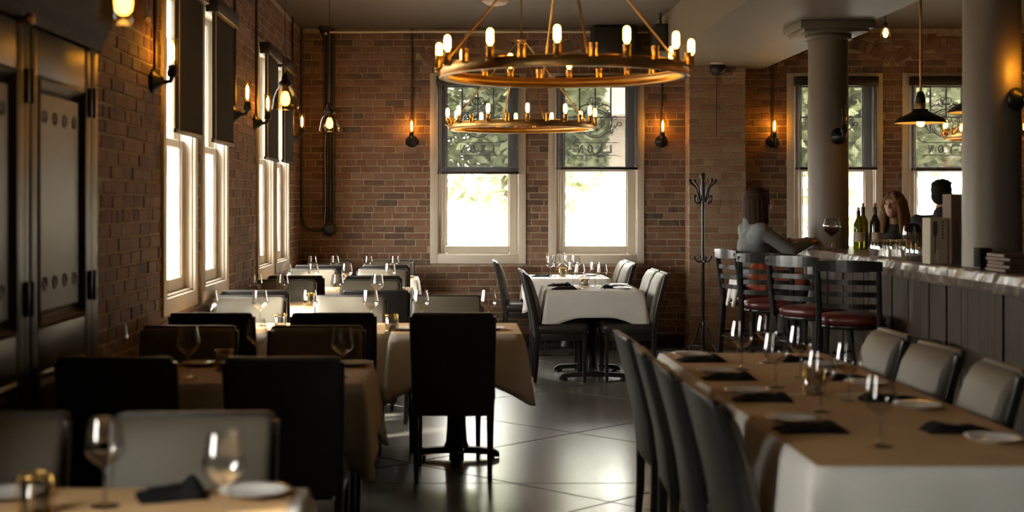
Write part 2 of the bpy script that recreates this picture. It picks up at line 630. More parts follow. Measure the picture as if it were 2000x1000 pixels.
# bricks ------------------------------------------------------------
COURSE, BLEN, JOINT = 0.0693, 0.218, 0.0115
def unit_brick(seed):
    rnd = random.Random(seed)
    def j(s): return rnd.uniform(-s, s)
    cx, cz = 0.018, 0.07
    back = [(-.5, 0, -.5), (.5, 0, -.5), (.5, 0, .5), (-.5, 0, .5)]
    mid = [(x, -0.7, z) for x, _, z in back]
    fr = [(math.copysign(.5 - cx, x) + j(.006), -1 + j(.12), math.copysign(.5 - cz, z) + j(.03)) for x, _, z in back]
    fs = [(0, 1, 5, 4), (1, 2, 6, 5), (2, 3, 7, 6), (3, 0, 4, 7), (4, 5, 9, 8), (5, 6, 10, 9), (6, 7, 11, 10), (7, 4, 8, 11), (8, 9, 10, 11)]
    return back + mid + fr, fs
UB = [unit_brick(s) for s in range(6)]
UBM = []
for k in range(6):
    UBM.append(MB().add(*UB[k]).mesh('brick', M['brick']))

UBP = [MB().add(*UB[k]).mesh('brick', M['palebrick']) for k in range(6)]

def lay_bricks(parent, origin, rz, u0, u1, z0, z1, blocked, pick, name, limit=300, extra=None, pale=False):
    """bricks on a wall face; local x runs along the wall, local -y points into the room"""
    mtx = Matrix.Translation(origin) @ Matrix.Rotation(rz, 4, 'Z')
    rnd = random.Random(name)
    full, rest = [], []
    row = 0
    z = z0
    while z + COURSE * 0.6 < z1:
        zc = z + COURSE / 2
        us = np.arange(u0, u1, 0.004)
        bl = blocked(us, zc) if blocked else np.zeros(len(us), bool)
        header = row % 7 == 6
        ln = BLEN / 2 if header else BLEN
        u = u0 - (0.5 if row % 2 else 0.0) * ln - rnd.uniform(0, 0.02)
        while u < u1:
            l = ln * rnd.uniform(0.95, 1.05)
            a, b = u + JOINT / 2, u + l - JOINT / 2
            u += l
            a2, b2 = max(a, u0 + .001), min(b, u1 - .001)
            if b2 - a2 < 0.03: continue
            i0, i1 = int((a2 - u0) / 0.004), max(int((b2 - u0) / 0.004), int((a2 - u0) / 0.004) + 1)
            seg = bl[i0:i1]
            if seg.all(): continue
            whole = not seg.any() and a2 == a and b2 == b and not header
            runs = []
            if seg.any():
                st = None
                for k in range(len(seg) + 1):
                    free = k < len(seg) and not seg[k]
                    if free and st is None: st = k
                    if not free and st is not None:
                        runs.append((a2 + st * 0.004, min(b2, a2 + k * 0.004))); st = None
            else:
                runs = [(a2, b2)]
            for ra, rb in runs:
                if rb - ra < 0.025: continue
                it = ((ra + rb) / 2, zc + rnd.uniform(-.002, .002), rb - ra, COURSE - JOINT + rnd.uniform(-.003, .003), rnd.uniform(.004, .009), rnd.randrange(6))
                if whole: full.append(it)
                else: rest.append(it)
        z += COURSE
        row += 1
    if extra: rest += extra
    full.sort(key=lambda t: -pick(t[0], t[1]))
    rest += full[limit:]
    for uc, zc, l, h, pr, k in full[:limit]:
        o = bpy.data.objects.new('brick', (UBP if pale else UBM)[k])
        o.matrix_world = mtx @ Matrix.Translation((uc, 0, zc)) @ Matrix.Diagonal((l, pr, h, 1))
        COL.objects.link(o)
        o.parent = parent
    vs, fs = [], []
    for it in rest:
        uc, zc, l, h, pr, k = it[:6]
        ang = it[6] if len(it) > 6 else 0
        bv, bf = UB[k]
        o = len(vs)
        ca, sa = math.cos(ang), math.sin(ang)
        for x, y, zz in bv:
            x *= l; zz *= h
            vs.append(tuple(mtx @ Vector((uc + x * ca - zz * sa, y * pr, zc + x * sa + zz * ca))))
        fs += [tuple(i + o for i in f) for f in bf]
    if vs:
        o = MB().add(vs, fs).build('brickwork', M['palebrick' if pale else 'brick'], parent)
        tag(o, None, None, None, 'stuff')

ARCH_R0, ARCH_T, ARCH_CROWN = 1.0, 0.125, 3.10
def back_blocked(us, z):
    b = np.zeros(len(us), bool)
    for c in BACK_WINS:
        if WIN_Z0 < z < WIN_Z1:
            b |= abs(us - c) < WIN_W / 2 + 0.004
        zc = ARCH_CROWN - ARCH_R0
        d = np.hypot(us - c, z - zc)
        an = abs(np.arctan2(us - c, z - zc))
        b |= (d > ARCH_R0 - .004) & (d < ARCH_R0 + ARCH_T + .006) & (an < 0.60)
    return b
def back_pick(u, z):
    if u > 2.35 or z < 0.75 or z > 3.2: return -abs(u) - 5
    if 0.9 < z < 1.8 and u > -1.6: return 3 - abs(z - 1.4)
    return 2 - abs(z - 1.7)
vouss = []
for c in BACK_WINS:
    nv = 17
    for k in range(nv):
        a = -0.58 + 1.16 * (k + .5) / nv
        rm = ARCH_R0 + ARCH_T / 2
        vouss.append((c + rm * math.sin(a), ARCH_CROWN - ARCH_R0 + rm * math.cos(a), 0.062, ARCH_T - .008, random.uniform(.008, .016), random.randrange(6), -a))
lay_bricks(wall_back, (0, WALL_B, 0), 0, WALL_L + .012, RIGHT - .02, 0.0, CEIL - .01, back_blocked, back_pick, 'back', extra=vouss)
# left wall: local x -> +y, local -y -> +x
def left_blocked(us, z):
    b = np.zeros(len(us), bool)
    if WIN_Z0 < z < WIN_Z1:
        for c in LEFT_WINS:
            b |= abs(us - c) < WIN_W / 2 + 0.004
    return b
def left_pick(u, z):
    if u < 5.95 or z < 0.6: return -100
    return -u
lay_bricks(wall_left, (WALL_L, 0, 0), PI / 2, 2.9, WALL_B - .012, 0.0, CEIL - .01, left_blocked, left_pick, 'left')

# brick pilaster between the windows
PX0, PX1, PY = 2.385, 2.965, 14.12
pil = MB().box(PX0 + .008, PX1 - .008, PY + .008, WALL_B, 0, BEAM_Z).build('wall_pilaster', M['mortar'])
struct(pil, 'pale brick pier standing out of the back wall behind the coat stand')
lay_bricks(pil, (0, PY + .008, 0), 0, PX0, PX1, 0, BEAM_Z, None, lambda u, z: z if z > .5 else 0, 'pil', limit=120, pale=True)
lay_bricks(pil, (PX0 + .008, 0, 0), -PI / 2, -WALL_B + .012, -PY - .008, 0, BEAM_Z, None, lambda u, z: 0, 'pilside', limit=0, pale=True)

# dark baseboard along the back wall
bb = MB().rbox(WALL_L + .02, PX0 - .01, WALL_B - .032, WALL_B - .014, 0, .12, .004).build('baseboard_back', M['chairwood'])
struct(bb, 'low black baseboard along the back brick wall')

# ------------------------------------------------------------------ windows
def letters(mb, y0, y1, cz, h, gap, flip=-1):
    """L Y O N painted on the outside of the pane, so mirrored indoors"""
    s = h * 0.19
    def P(poly, cx):
        q = [(flip * (cx + x), cz + z) for x, z in poly]
        mb.prism(q, y0, y1)
    def rect(cx, x0, x1, z0, z1):
        P([(x0, z0), (x1, z0), (x1, z1), (x0, z1)], cx)
    w = h * 0.36
    cxs = [gap * (k - 1.5) for k in range(4)]
    c = cxs[0]                                  # L
    rect(c, -w * .6, -w * .6 + s, -h / 2, h / 2)
    rect(c, -w * .95, -w * .05, h / 2 - s * .4, h / 2)
    rect(c, -w * .95, w * .8, -h / 2, -h / 2 + s * .45)
    rect(c, w * .68, w * .8, -h / 2, -h / 2 + h * .22)
    c = cxs[1]                                  # Y
    rect(c, -s / 2, s / 2, -h / 2, 0)
    P([(-w, h / 2), (-w + s, h / 2), (s / 2, 0), (-s / 2, 0)], c)
    P([(w - s * .6, h / 2), (w, h / 2), (s / 2, 0), (s * .1, 0)], c)
    rect(c, -w * .45, w * .45, -h / 2, -h / 2 + s * .4)
    rect(c, -w * 1.25, -w * .45, h / 2 - s * .4, h / 2)
    rect(c, w * .5, w * 1.2, h / 2 - s * .4, h / 2)
    c = cxs[2]                                  # O with an inner curl
    def ringpoly(rx, rz, t, a0=0, a1=360, n=20, ox=0, oz=0):
        for k in range(n):
            b0, b1 = R(a0 + (a1 - a0) * k / n), R(a0 + (a1 - a0) * (k + 1) / n)
            P([(ox + rx * math.cos(b0), oz + rz * math.sin(b0)), (ox + rx * math.cos(b1), oz + rz * math.sin(b1)),
               (ox + (rx - t) * math.cos(b1), oz + (rz - t * .6) * math.sin(b1)), (ox + (rx - t) * math.cos(b0), oz + (rz - t * .6) * math.sin(b0))], c)
    ringpoly(w * 1.05, h * .52, s)
    ringpoly(w * .5, h * .2, s * .5, 60, 330, 12, 0, h * .12)
    c = cxs[3]                                  # N
    rect(c, -w * .85, -w * .85 + s * .5, -h / 2, h / 2)
    rect(c, w * .85 - s * .5, w * .85, -h / 2, h / 2)
    P([(-w * .85, h / 2), (-w * .85 + s * 1.1, h / 2), (w * .85, -h / 2), (w * .85 - s * 1.1, -h / 2)], c)
    rect(c, -w * 1.2, -w * .6, h / 2 - s * .4, h / 2)
    rect(c, -w * 1.15, -w * .5, -h / 2, -h / 2 + s * .4)
    rect(c, w * .5, w * 1.2, h / 2 - s * .4, h / 2)

def emblem(mb, y, cz, fl):
    """round crest: double ring, maned head in profile, crown and scrolling tendrils"""
    t = 0.0035
    def line(pts, r=t, mir=False):
        r *= 1.55
        for s in ((1, -1) if mir else (1,)):
            mb.tube([(fl * s * px, y, cz + pz) for px, pz in pts], r, 4, True, False)
    for rad, w_ in ((0.148, .0045), (0.128, .003)):
        line([(rad * math.cos(R(a)), rad * math.sin(R(a))) for a in range(0, 361, 12)], w_)
    # head in profile: brow, nose, muzzle, chin, and a mane of curved locks
    face = [(-.055, .055), (-.062, .035), (-.07, .012), (-.082, -.005), (-.08, -.02), (-.068, -.024), (-.072, -.035), (-.06, -.05), (-.045, -.052)]
    line(face, .0035)
    line([(-.055, .022), (-.043, .026), (-.034, .02)], .003)
    line([(-.066, -.024), (-.05, -.022), (-.04, -.03)], .0028)
    for k in range(16):
        a = R(100 - k * 13.5)
        r0 = 0.045 + .012 * (k % 2)
        r1 = 0.085 + .02 * ((k * 7) % 3) / 2
        cx, czz = -.008, .0
        p0 = (cx + r0 * math.cos(a), czz + r0 * math.sin(a))
        p1 = (cx + (r0 + r1) / 2 * math.cos(a - .25), czz + (r0 + r1) / 2 * math.sin(a - .25))
        p2 = (cx + r1 * math.cos(a - .1), czz + r1 * math.sin(a - .1))
        mb.tube([(fl * p[0], y, cz + p[1]) for p in (p0, p1, p2)], [.003, .009, .002], 4, True, False)
    for k in range(7):
        a = R(80 - k * 24)
        mb.tube([(fl * (.0 + q * math.cos(a + .02 / q)), y, cz + q * math.sin(a + .02 / q)) for q in (.022, .036, .05)], [.0025, .006, .0015], 4, True, False)
    # crown
    zc = 0.20
    line([(-.045, zc), (-.02, zc - .006), (.02, zc - .006), (.045, zc)], .004)
    line([(-.045, zc + .012), (-.02, zc + .006), (.02, zc + .006), (.045, zc + .012)], .003)
    line(bez((.044, zc + .012), (.078, zc + .06), (.04, zc + .085), (.0, zc + .062), 8), .0035, True)
    line(bez((.02, zc + .008), (.034, zc + .05), (.02, zc + .07), (.0, zc + .062), 8), .003, True)
    line([(0, zc + .006), (0, zc + .1)], .003)
    line([(-.012, zc + .088), (.012, zc + .088)], .003)
    # tendrils, mirrored
    def curl(cx, czz, r, a0, a1):
        n = 14
        return [(cx + r * (1 - .65 * i / n) * math.cos(R(a0 + (a1 - a0) * i / n)), czz + r * (1 - .65 * i / n) * math.sin(R(a0 + (a1 - a0) * i / n))) for i in range(n + 1)]
    line(bez((.03, .165), (.08, .215), (.15, .2), (.165, .14), 10), .004, True)
    line(curl(.145, .13, .025, 30, -330), .0035, True)
    line(bez((.09, .12), (.17, .1), (.2, .02), (.16, -.06), 12), .004, True)
    line(curl(.21, .055, .028, 200, -150), .0035, True)
    line(bez((.1, -.11), (.17, -.09), (.22, -.05), (.235, .0), 10), .004, True)
    line(curl(.255, -.012, .028, 160, -170), .0035, True)
    line(bez((.16, -.075), (.16, -.05), (.155, -.03), (.165, -.015), 6), .0035, True)
    for lx, lz, la in ((.17, -.1, 10), (.17, .045, 60), (.135, .075, 30), (.075, .205, 75), (.2, -.03, 60)):
        for s in (1, -1):
            ca, sa = math.cos(R(la)), math.sin(R(la))
            mb.prism([(fl * s * (lx + q * ca - w_ * sa), cz + lz + q * sa + w_ * ca) for q, w_ in ((-.02, 0), (0, .008), (.024, 0), (0, -.008))], y - .002, y + .002)

def make_window(name, label, muntins, lettered, open_z=1.80):
    """local x along the wall, local +y outdoors, wall face at y=0"""
    w = tag(bpy.data.objects.new(name, None), label, None, None, 'structure')
    COL.objects.link(w)
    hw = WIN_W / 2
    cb = 0.078
    ca = MB()
    ca.rbox(-hw, -hw + cb, -.022, .012, WIN_Z0, WIN_Z1, .004)
    o = ca.build('casing_board', M['casing'], w)
    MB().rbox(hw - cb, hw, -.022, .012, WIN_Z0, WIN_Z1, .004).build('casing_board', M['casing'], w)
    MB().rbox(-hw + cb, hw - cb, -.022, .012, WIN_Z1 - cb, WIN_Z1, .004).build('casing_board', M['casing'], w)
    MB().rbox(-hw + cb, hw - cb, -.022, .012, WIN_Z0, WIN_Z0 + .095, .004).build('casing_board', M['casing'], w)
    j = MB()                                     # jamb lining
    j.box(-hw + cb - .012, -hw + cb + .012, .0, TH, WIN_Z0 + .06, WIN_Z1 - .06)
    j.box(hw - cb - .012, hw - cb + .012, .0, TH, WIN_Z0 + .06, WIN_Z1 - .06)
    j.box(-hw + cb, hw - cb, .0, TH, WIN_Z1 - cb - .012, WIN_Z1 - cb + .012)
    j.box(-hw + cb, hw - cb, .0, TH, WIN_Z0 + .06, WIN_Z0 + .107)
    j.build('jamb', M['casing'], w)
    gx = 0.328
    ix = hw - cb - .012
    def sash(nm, y0, y1, z0, z1, gz0, gz1):
        s = MB()
        for a, b in ((-ix, -gx), (gx, ix)):
            s.rbox(a, b, y0, y1, z0, z1, .006, 1)
        s.rbox(-gx, gx, y0, y1, z0, gz0, .006, 1)
        s.rbox(-gx, gx, y0, y1, gz1, z1, .006, 1)
        # glazing bead
        for a, b in ((-gx, -gx + .012), (gx - .012, gx)):
            s.box(a, b, y0 + .012, y1 - .004, gz0, gz1)
        o = s.build(nm, M['casing'], w)
        MB().box(-gx, gx, (y0 + y1) / 2 - .002, (y0 + y1) / 2 + .002, gz0, gz1).build('pane', M['glass'], o)
        return o
    lo = sash('lower_sash', .045, .085, WIN_Z0 + .107, 1.865, 1.04, 1.815)
    up = sash('upper_sash', .095, .135, 1.825, WIN_Z1 - cb - .012, 1.87, 2.70)
    if muntins:
        mm = [(-gx, gx, 2.382, 2.394)]
        for k in (-1, 0, 1):
            mm.append((k * gx / 2 - .007, k * gx / 2 + .007, 2.394, 2.70))
        for a, b, c, d in mm:
            MB().box(a, b, .100, .128, c, d).build('muntin', M['chairwood'], up)
    if lettered:
        mb = MB()
        emblem(mb, .113, 2.325, -1)
        mb.build('crest_print', M['goldprint'], up)
        mb = MB()
        letters(mb, .111, .1135, 2.055, .082, .104)
        for z in (2.122, 1.988):
            mb.box(-.235, .235, .111, .1135, z - .004, z + .004)
        mb.build('lettering_print', M['goldprint'], up)
    # lift cord with a loop
    MB().tube([(-hw + cb + .05, -.012, 1.8), (-hw + cb + .05, -.014, 1.2), (-hw + cb + .04, -.016, 1.02), (-hw + cb + .055, -.014, .96), (-hw + cb + .07, -.016, 1.02), (-hw + cb + .06, -.014, 1.2)], .0018, 5).build('pull_cord', M['white'], w)
    return w
M['goldprint'] = mat('gold_print', (0.16, 0.10, 0.045), 0.6, var=0.05)

def make_shade(label, fabric, z_bot, glabel):
    s = thing('roller_shade', label, 'shade', group=glabel)
    hw = 0.42
    MB().rbox(-hw - .012, hw + .012, -.105, -.024, 2.705, 2.80, .006).build('cassette', M['darkmetal'], s)
    MB().box(-hw, hw, -.066, -.0645, z_bot + .01, 2.71).build('fabric', M[fabric], s)
    MB().rbox(-hw - .003, hw + .003, -.074, -.057, z_bot - .012, z_bot + .014, .004).build('bottom_bar', M['darkmetal'], s)
    MB().tube([(-hw + .02, -.085, 2.71), (-hw + .02, -.085, 1.35), (-hw + .028, -.085, 1.33), (-hw + .036, -.085, 1.35), (-hw + .036, -.085, 2.71)], .0016, 5).build('bead_chain', M['palepipe'], s)
    return s
wn_names = ['leftmost of the four back windows, its pane lettered in gold', 'back window left of the coat stand, its pane lettered in gold',
            'back window half hidden behind the round column', 'rightmost back window behind the hanging dome lamp']
for k, c in enumerate(BACK_WINS):
    w = make_window('window_%d' % (k + 1), 'cream framed sash window: ' + wn_names[k], True, True)
    w.location = (c, WALL_B, 0)
    s = make_shade('dark see-through roller shade on the ' + ['leftmost back window', 'back window beside the coat stand', 'back window behind the round column', 'rightmost back window behind the dome lamp'][k],
                   'screen', [1.80, 1.845, 1.845, 1.835][k], 'roller shades on the back windows')
    s.location = (c, WALL_B, 0)
    portal((c, WALL_B + TH + .02, 1.85), (R(-90), 0, 0), WIN_W, 2.0)
lw = ['', 'nearest of the four left windows, beside the first wall lamp', 'second left window, close beyond the nearest one', 'third left window, beyond the brick stretch with two wall lamps', 'farthest left window next to the corner']
for k, c in enumerate(LEFT_WINS):
    if k < 1:
        w = make_window('window_%d' % (k + 5), 'tall sash window in the left wall outside the picture', False, False)
        s = make_shade('charcoal roller shade added to cut daylight at the left window outside the picture', 'blackout', 2.42, 'roller shades on the left windows')  # unseen shade, added to hold back part of this window's daylight
        s.rotation_euler = (0, 0, PI / 2)
        s.location = (WALL_L, c, 0)
    else:
        w = make_window('window_%d' % (k + 5), 'cream sash window: ' + lw[k], False, False)
        s = make_shade('charcoal roller shade half lowered on the ' + ['nearest left window', 'second left window', 'third left window', 'farthest left window by the corner'][k - 1], 'blackout', [1.885, 1.885, 1.855, 1.865][k - 1], 'roller shades on the left windows')
        s.rotation_euler = (0, 0, PI / 2)
        s.location = (WALL_L, c, 0)
    w.rotation_euler = (0, 0, PI / 2)
    w.location = (WALL_L, c, 0)
    portal((WALL_L - TH - .02, c, 1.85), (R(90), 0, R(-90)), WIN_W, 2.0)
for k, c in enumerate(FRONT_WINS):
    w = make_window('window_%d' % (k + 13), 'sash window in the wall behind the viewer', False, False)
    w.rotation_euler = (0, 0, PI)
    w.location = (c, FRONT, 0)
    portal((c, FRONT - TH - .02, 1.85), (R(90), 0, 0), WIN_W, 2.0)

# ------------------------------------------------------------------ columns
def make_column():
    c = tag(bpy.data.objects.new('trim_2', None), None, None, None, 'structure'); COL.objects.link(c)
    MB().lathe([(.163, 0), (.163, .0), (.158, .05), (.157, 1.2), (.152, BEAM_Z - .14), (.152, BEAM_Z - .10)], 40).build('shaft', M['column'], c)
    MB().lathe([(.152, BEAM_Z - .13), (.178, BEAM_Z - .125), (.178, BEAM_Z - .085), (.152, BEAM_Z - .08), (.152, BEAM_Z - .05)], 40).build('neck_ring', M['column'], c)
    MB().rbox(-.285, .285, -.285, .285, BEAM_Z - .062, BEAM_Z - .001, .006).rbox(-.25, .25, -.25, .25, BEAM_Z - .085, BEAM_Z - .055, .005).build('capital', M['column'], c)
    return c
col1 = make_column(); col1.location = (2.915, 10.82, 0); col1['label'] = 'round painted column with square capital at the far end of the bar'
col2 = make_column(); col2.name = 'trim_3'; col2.location = (2.955, 7.62, 0); col2['label'] = 'round painted column rising from the bar at the right edge'

# ------------------------------------------------------------------ lamps
def bulb_shape(r, h, z0=0.0):
    """long tubular bulb outline"""
    return [(r * .35, z0), (r * .55, z0 + h * .08), (r, z0 + h * .25), (r, z0 + h * .78), (r * .8, z0 + h * .92), (r * .4, z0 + h * .985), (0.001, z0 + h)]

CH_R = 0.625
def make_chandelier():
    c = thing('ring_chandelier', 'x', 'chandelier')
    # origin at the centre of the ring, bottom edge z=0
    ro, ri, h = CH_R, CH_R - .012, .055
    MB().lathe([(ro, .006), (ro + .008, .0), (ro - .035, .0), (ro - .035, .008), (ri, .008), (ri, h - .006), (ri - .008, h - .006), (ri - .008, h), (ro + .006, h), (ro + .006, h - .006), (ro, h - .006), (ro, .006)], 72).build('ring', M['brass'], c)
    n = 24
    bulbm = MB().lathe(bulb_shape(.0165, .085), 12).mesh('bulb', M['bulb'])
    sock = MB().lathe([(.012, 0), (.022, .004), (.022, .012), (.017, .016), (.017, .062), (.019, .064), (.019, .07), (.010, .07)], 12).mesh('socket', M['brass'])
    for k in range(n):
        a = R(-90 - 7.2 + 15 * k)
        x, y = (CH_R + .012) * math.cos(a), (CH_R + .012) * math.sin(a)
        s = bpy.data.objects.new('socket', sock); COL.objects.link(s); s.parent = c
        s.location = (x, y, .034)
        if k % 2 == 0:
            b = bpy.data.objects.new('bulb', bulbm); COL.objects.link(b); b.parent = s
            b.location = (0, 0, .068)
    HUB = .77
    for k in range(4):
        a = R(90 * k + 6)
        MB().tube([(.03 * math.cos(a), .03 * math.sin(a), HUB), (ri * math.cos(a), ri * math.sin(a), h)], .0055, 7).build('rod', M['brass'], c)
    MB().lathe([(.001, HUB - .03), (.02, HUB - .02), (.045, HUB), (.045, HUB + .01), (.015, HUB + .03), (.012, HUB + .06), (.001, HUB + .06)], 16).build('hub', M['brass'], c)
    top = CEIL - 2.118
    MB().tube([(0, 0, HUB + .05), (0, 0, top - .03)], .008, 8).build('stem', M['brass'], c)
    MB().lathe([(.008, top - .05), (.03, top - .045), (.065, top - .02), (.07, top - .001), (.001, top - .001)], 20).build('canopy', M['brass'], c)
    return c
place('chand', make_chandelier, (.547, 7.0, 2.118), 0, 'large brass ring chandelier of tube bulbs, nearest and biggest', 'brass ring chandeliers')
place('chand', make_chandelier, (.567, 11.93, 2.118), R(9), 'brass ring chandelier hanging farther back before the leftmost windows', 'brass ring chandeliers')
place('chand', make_chandelier, (5.47, 13.6, 2.118), R(4), 'brass ring chandelier mostly hidden behind the column at right', 'brass ring chandeliers')

def make_bell():
    c = thing('bell_pendant', 'x', 'pendant lamp')
    # origin at bottom of the shade
    MB().lathe([(.076, 0), (.077, .003), (.073, .03), (.066, .07), (.052, .105), (.034, .128), (.028, .14), (.026, .14)], 28).build('glass_shade', M['amberglass'], c)
    MB().lathe([(.001, .21), (.012, .205), (.022, .185), (.024, .165), (.038, .152), (.04, .135), (.02, .132), (.02, .10), (.001, .10)], 18).build('socket_cap', M['darkmetal'], c)
    MB().lathe([(.012, .1), (.020, .085), (.027, .06), (.024, .035), (.012, .022), (.001, .02)], 14).build('bulb', M['bulbdim'], c)
    top = CEIL - 2.02
    MB().tube([(0, 0, .2), (0, 0, top - .01)], .003, 6).build('cord', M['conduit'], c)
    MB().lathe([(.003, top - .03), (.05, top - .02), (.055, top - .001), (.001, top - .001)], 18).build('canopy', M['darkmetal'], c)
    return c
place('bell', make_bell, (-.985, 4.1, 2.02), 0, 'bell-shaped amber glass pendant cut by the top edge, nearest', 'bell glass pendants over the left tables')
place('bell', make_bell, (-.974, 7.9, 2.02), 0, 'bell-shaped amber glass pendant hanging before the third left window', 'bell glass pendants over the left tables')
place('bell', make_bell, (-.94, 10.3, 2.02), 0, 'small bell-shaped glass pendant before the dark conduits in the corner', 'bell glass pendants over the left tables')

def make_sconce(lit, conduit=True):
    """origin on the wall at the centre of the backplate; local -y points into the room"""
    c = thing('wall_sconce', 'x', 'wall lamp')
    MB().lathe([(.001, -.062), (.018, -.06), (.03, -.045), (.05, -.022), (.064, -.012), (.064, 0), (.001, 0)], 24, axis='y').build('backplate', M['blackmetal'], c)
    MB().tube([(0, -.02, 0), (0, -.07, -.005), (0, -.095, .0), (0, -.105, .03)], [.017, .012, .012, .012], 10).build('arm', M['blackmetal'], c)
    MB().lathe([(.012, .02), (.026, .028), (.028, .05), (.022, .062), (.022, .085), (.001, .085)], 16, cy=-.105).build('socket', M['blackmetal'], c)
    MB().lathe(bulb_shape(.018, .14, .085), 14, cy=-.105).build('bulb_glass', M['bulbglass'], c)
    if lit:
        MB().lathe([(.001, .10), (.009, .112), (.0105, .13), (.0105, .185), (.006, .20), (.001, .205)], 10, cy=-.105).build('filament', M['filament'], c)
    for k in range(4):
        a = R(45 + 90 * k)
        x, y = .031 * math.cos(a), -.105 + .031 * math.sin(a)
        MB().tube([(x * .8, y, .06), (x, y, .075), (x, y, .225), (x * .5, (y + .105) * .5 - .105, .243)], .0016, 5).build('cage_wire', M['blackmetal'], c)
    MB().tube([(.031 * math.cos(a), -.105 + .031 * math.sin(a), .225) for a in [2 * PI * i / 16 for i in range(16)]], .0016, 5, closed=True).build('cage_ring', M['blackmetal'], c)
    if conduit:
        top = CEIL - 2.13
        MB().tube([(0, -.014, .05), (0, -.014, top - .002)], .012, 8).build('conduit', M['conduit'], c)
    return c
SC_Z = 2.13
lab = ['caged tube-bulb wall lamp before the nearest left window', 'caged tube-bulb wall lamp past the second left window', 'caged tube-bulb wall lamp just before the third left window', 'caged tube-bulb wall lamp on the left wall near the corner']
for k, y in enumerate((7.33, 9.98, 11.06, 13.52)):
    place('sconce', lambda: make_sconce(True), (WALL_L + .012, y, SC_Z), PI / 2, lab[k], 'caged wall lamps')
for x, l in ((-.455, 'caged tube-bulb wall lamp left of the leftmost back window'), (2.14, 'caged tube-bulb wall lamp between the lettered back window and the pale brick pier'), (3.295, 'caged tube-bulb wall lamp right of the pale brick pier')):
    place('sconce', lambda: make_sconce(True), (x, WALL_B - .012, SC_Z), 0, l, 'caged wall lamps')
# on the columns
a = R(-28)
place('sconce_unlit', lambda: make_sconce(False, False), (2.915 + .153 * math.sin(R(-20)) + .09, 10.82 - .15, 2.0), R(8), 'unlit dark wall lamp on the column at the end of the bar', 'caged wall lamps')
place('sconce_col', lambda: make_sconce(True, False), (2.955 + .075, 7.62 - .138, 2.045), R(26), 'lit caged wall lamp on the column at the right edge', 'caged wall lamps')

def make_dome():
    c = thing('dome_pendant', 'x', 'pendant lamp')
    MB().lathe([(.182, 0), (.178, .006), (.15, .03), (.09, .058), (.055, .075), (.05, .09)], 36).build('shade_lining', M['wax'], c)
    MB().lathe([(.186, -.002), (.186, .004), (.18, .012), (.152, .036), (.092, .064), (.058, .082), (.05, .1), (.001, .1)], 36).build('shade', M['blackmetal'], c)
    MB().lathe([(.034, .095), (.034, .14), (.03, .145), (.03, .15)], 18, cap=True).build('brass_collar', M['brass'], c)
    MB().lathe([(.036, .145), (.032, .19), (.02, .225), (.010, .23)], 18).build('cap', M['blackmetal'], c)
    MB().lathe([(.012, .05), (.022, .03), (.029, .005), (.025, -.015), (.012, -.026), (.001, -.028)], 14).build('bulb', M['bulb'], c)
    top = CEIL - 2.068
    MB().tube([(0, 0, .22), (0, 0, top - .01)], .0095, 8).build('rod', M['brass'], c)
    MB().lathe([(.009, top - .04), (.05, top - .02), (.055, top - .001), (.001, top - .001)], 18).build('canopy', M['blackmetal'], c)
    return c
place('dome', make_dome, (3.38, 10.05, 2.068), 0, 'black enamel dome pendant on a brass rod over the bar', 'dome pendants over the bar')
place('dome', make_dome, (3.35, 8.87, 2.068), 0, 'dome pendant half hidden behind the column at the right edge', 'dome pendants over the bar')

cp = thing('cage_pendant', 'small wire-cage pendant lamp hanging beside the beam', 'pendant lamp', (3.98, 12.8, 2.985))
MB().lathe([(.014, .125), (.02, .12), (.02, .165), (.01, .175), (.001, .175)], 14).build('socket', M['blackmetal'], cp)
MB().lathe([(.010, .12), (.018, .105), (.026, .075), (.022, .05), (.01, .035), (.001, .033)], 14).build('bulb', M['bulb'], cp)
for k in range(8):
    a = 2 * PI * k / 8
    MB().tube([(.02 * math.cos(a), .02 * math.sin(a), .13), (.035 * math.cos(a), .035 * math.sin(a), .10), (.05 * math.cos(a), .05 * math.sin(a), .04), (.06 * math.cos(a), .06 * math.sin(a), 0)], .0017, 5).build('cage_wire', M['blackmetal'], cp)
MB().tube([(.06 * math.cos(2 * PI * i / 20), .06 * math.sin(2 * PI * i / 20), 0) for i in range(20)], .0017, 5, closed=True).build('cage_ring', M['blackmetal'], cp)
MB().tube([(0, 0, .17), (0, 0, CEIL - 2.985 - .001)], .004, 6).build('cord', M['conduit'], cp)

# ------------------------------------------------------------------ pipes, boxes and fixtures on the back wall and the ceiling
pp = MB().tube([(-1.32, WALL_B - .05, 3.262), (0, WALL_B - .05, 3.268), (1.62, WALL_B - .05, 3.262), (2.0, WALL_B - .05, 3.262)], .013, 10).build('ceiling_pipe', M['palepipe'])
tag(pp, 'pale straight pipe running along the top of the back brick wall', 'pipe')
cd = thing('electrical_conduit', 'bundle of dark vertical conduits ending in a round junction box in the left corner', 'conduit', (-1.31, WALL_B - .012, 0))
for k, (dx, r) in enumerate(((-.05, .012), (-.02, .012), (.008, .012), (.04, .015))):
    MB().tube([(dx, -.02, 1.28), (dx, -.02, CEIL - .005)], r, 8).build('pipe', M['conduit'], cd)
MB().lathe([(.001, -.06), (.06, -.06), (.072, -.05), (.072, 0), (.001, 0)], 24, axis='y', cz=1.215).build('junction_box', M['conduit'], cd)
MB().rbox(-.06, .055, -.068, -.02, 1.165, 1.265, .01).build('box_cover', M['blackmetal'], cd)
MB().tube([(-.29, -.02, CEIL - .005), (-.29, -.02, 1.36), (-.27, -.02, 1.27), (-.22, -.02, 1.215), (-.15, -.02, 1.20), (-.06, -.02, 1.205)], .013, 8).build('bent_pipe', M['conduit'], cd)
MB().tube(bez((-.04, -.04, 2.2), (-.06, -.06, 1.9), (-.02, -.05, 1.6), (-.055, -.06, 1.22), 12), .003, 5).build('loose_cable', M['palepipe'], cd)
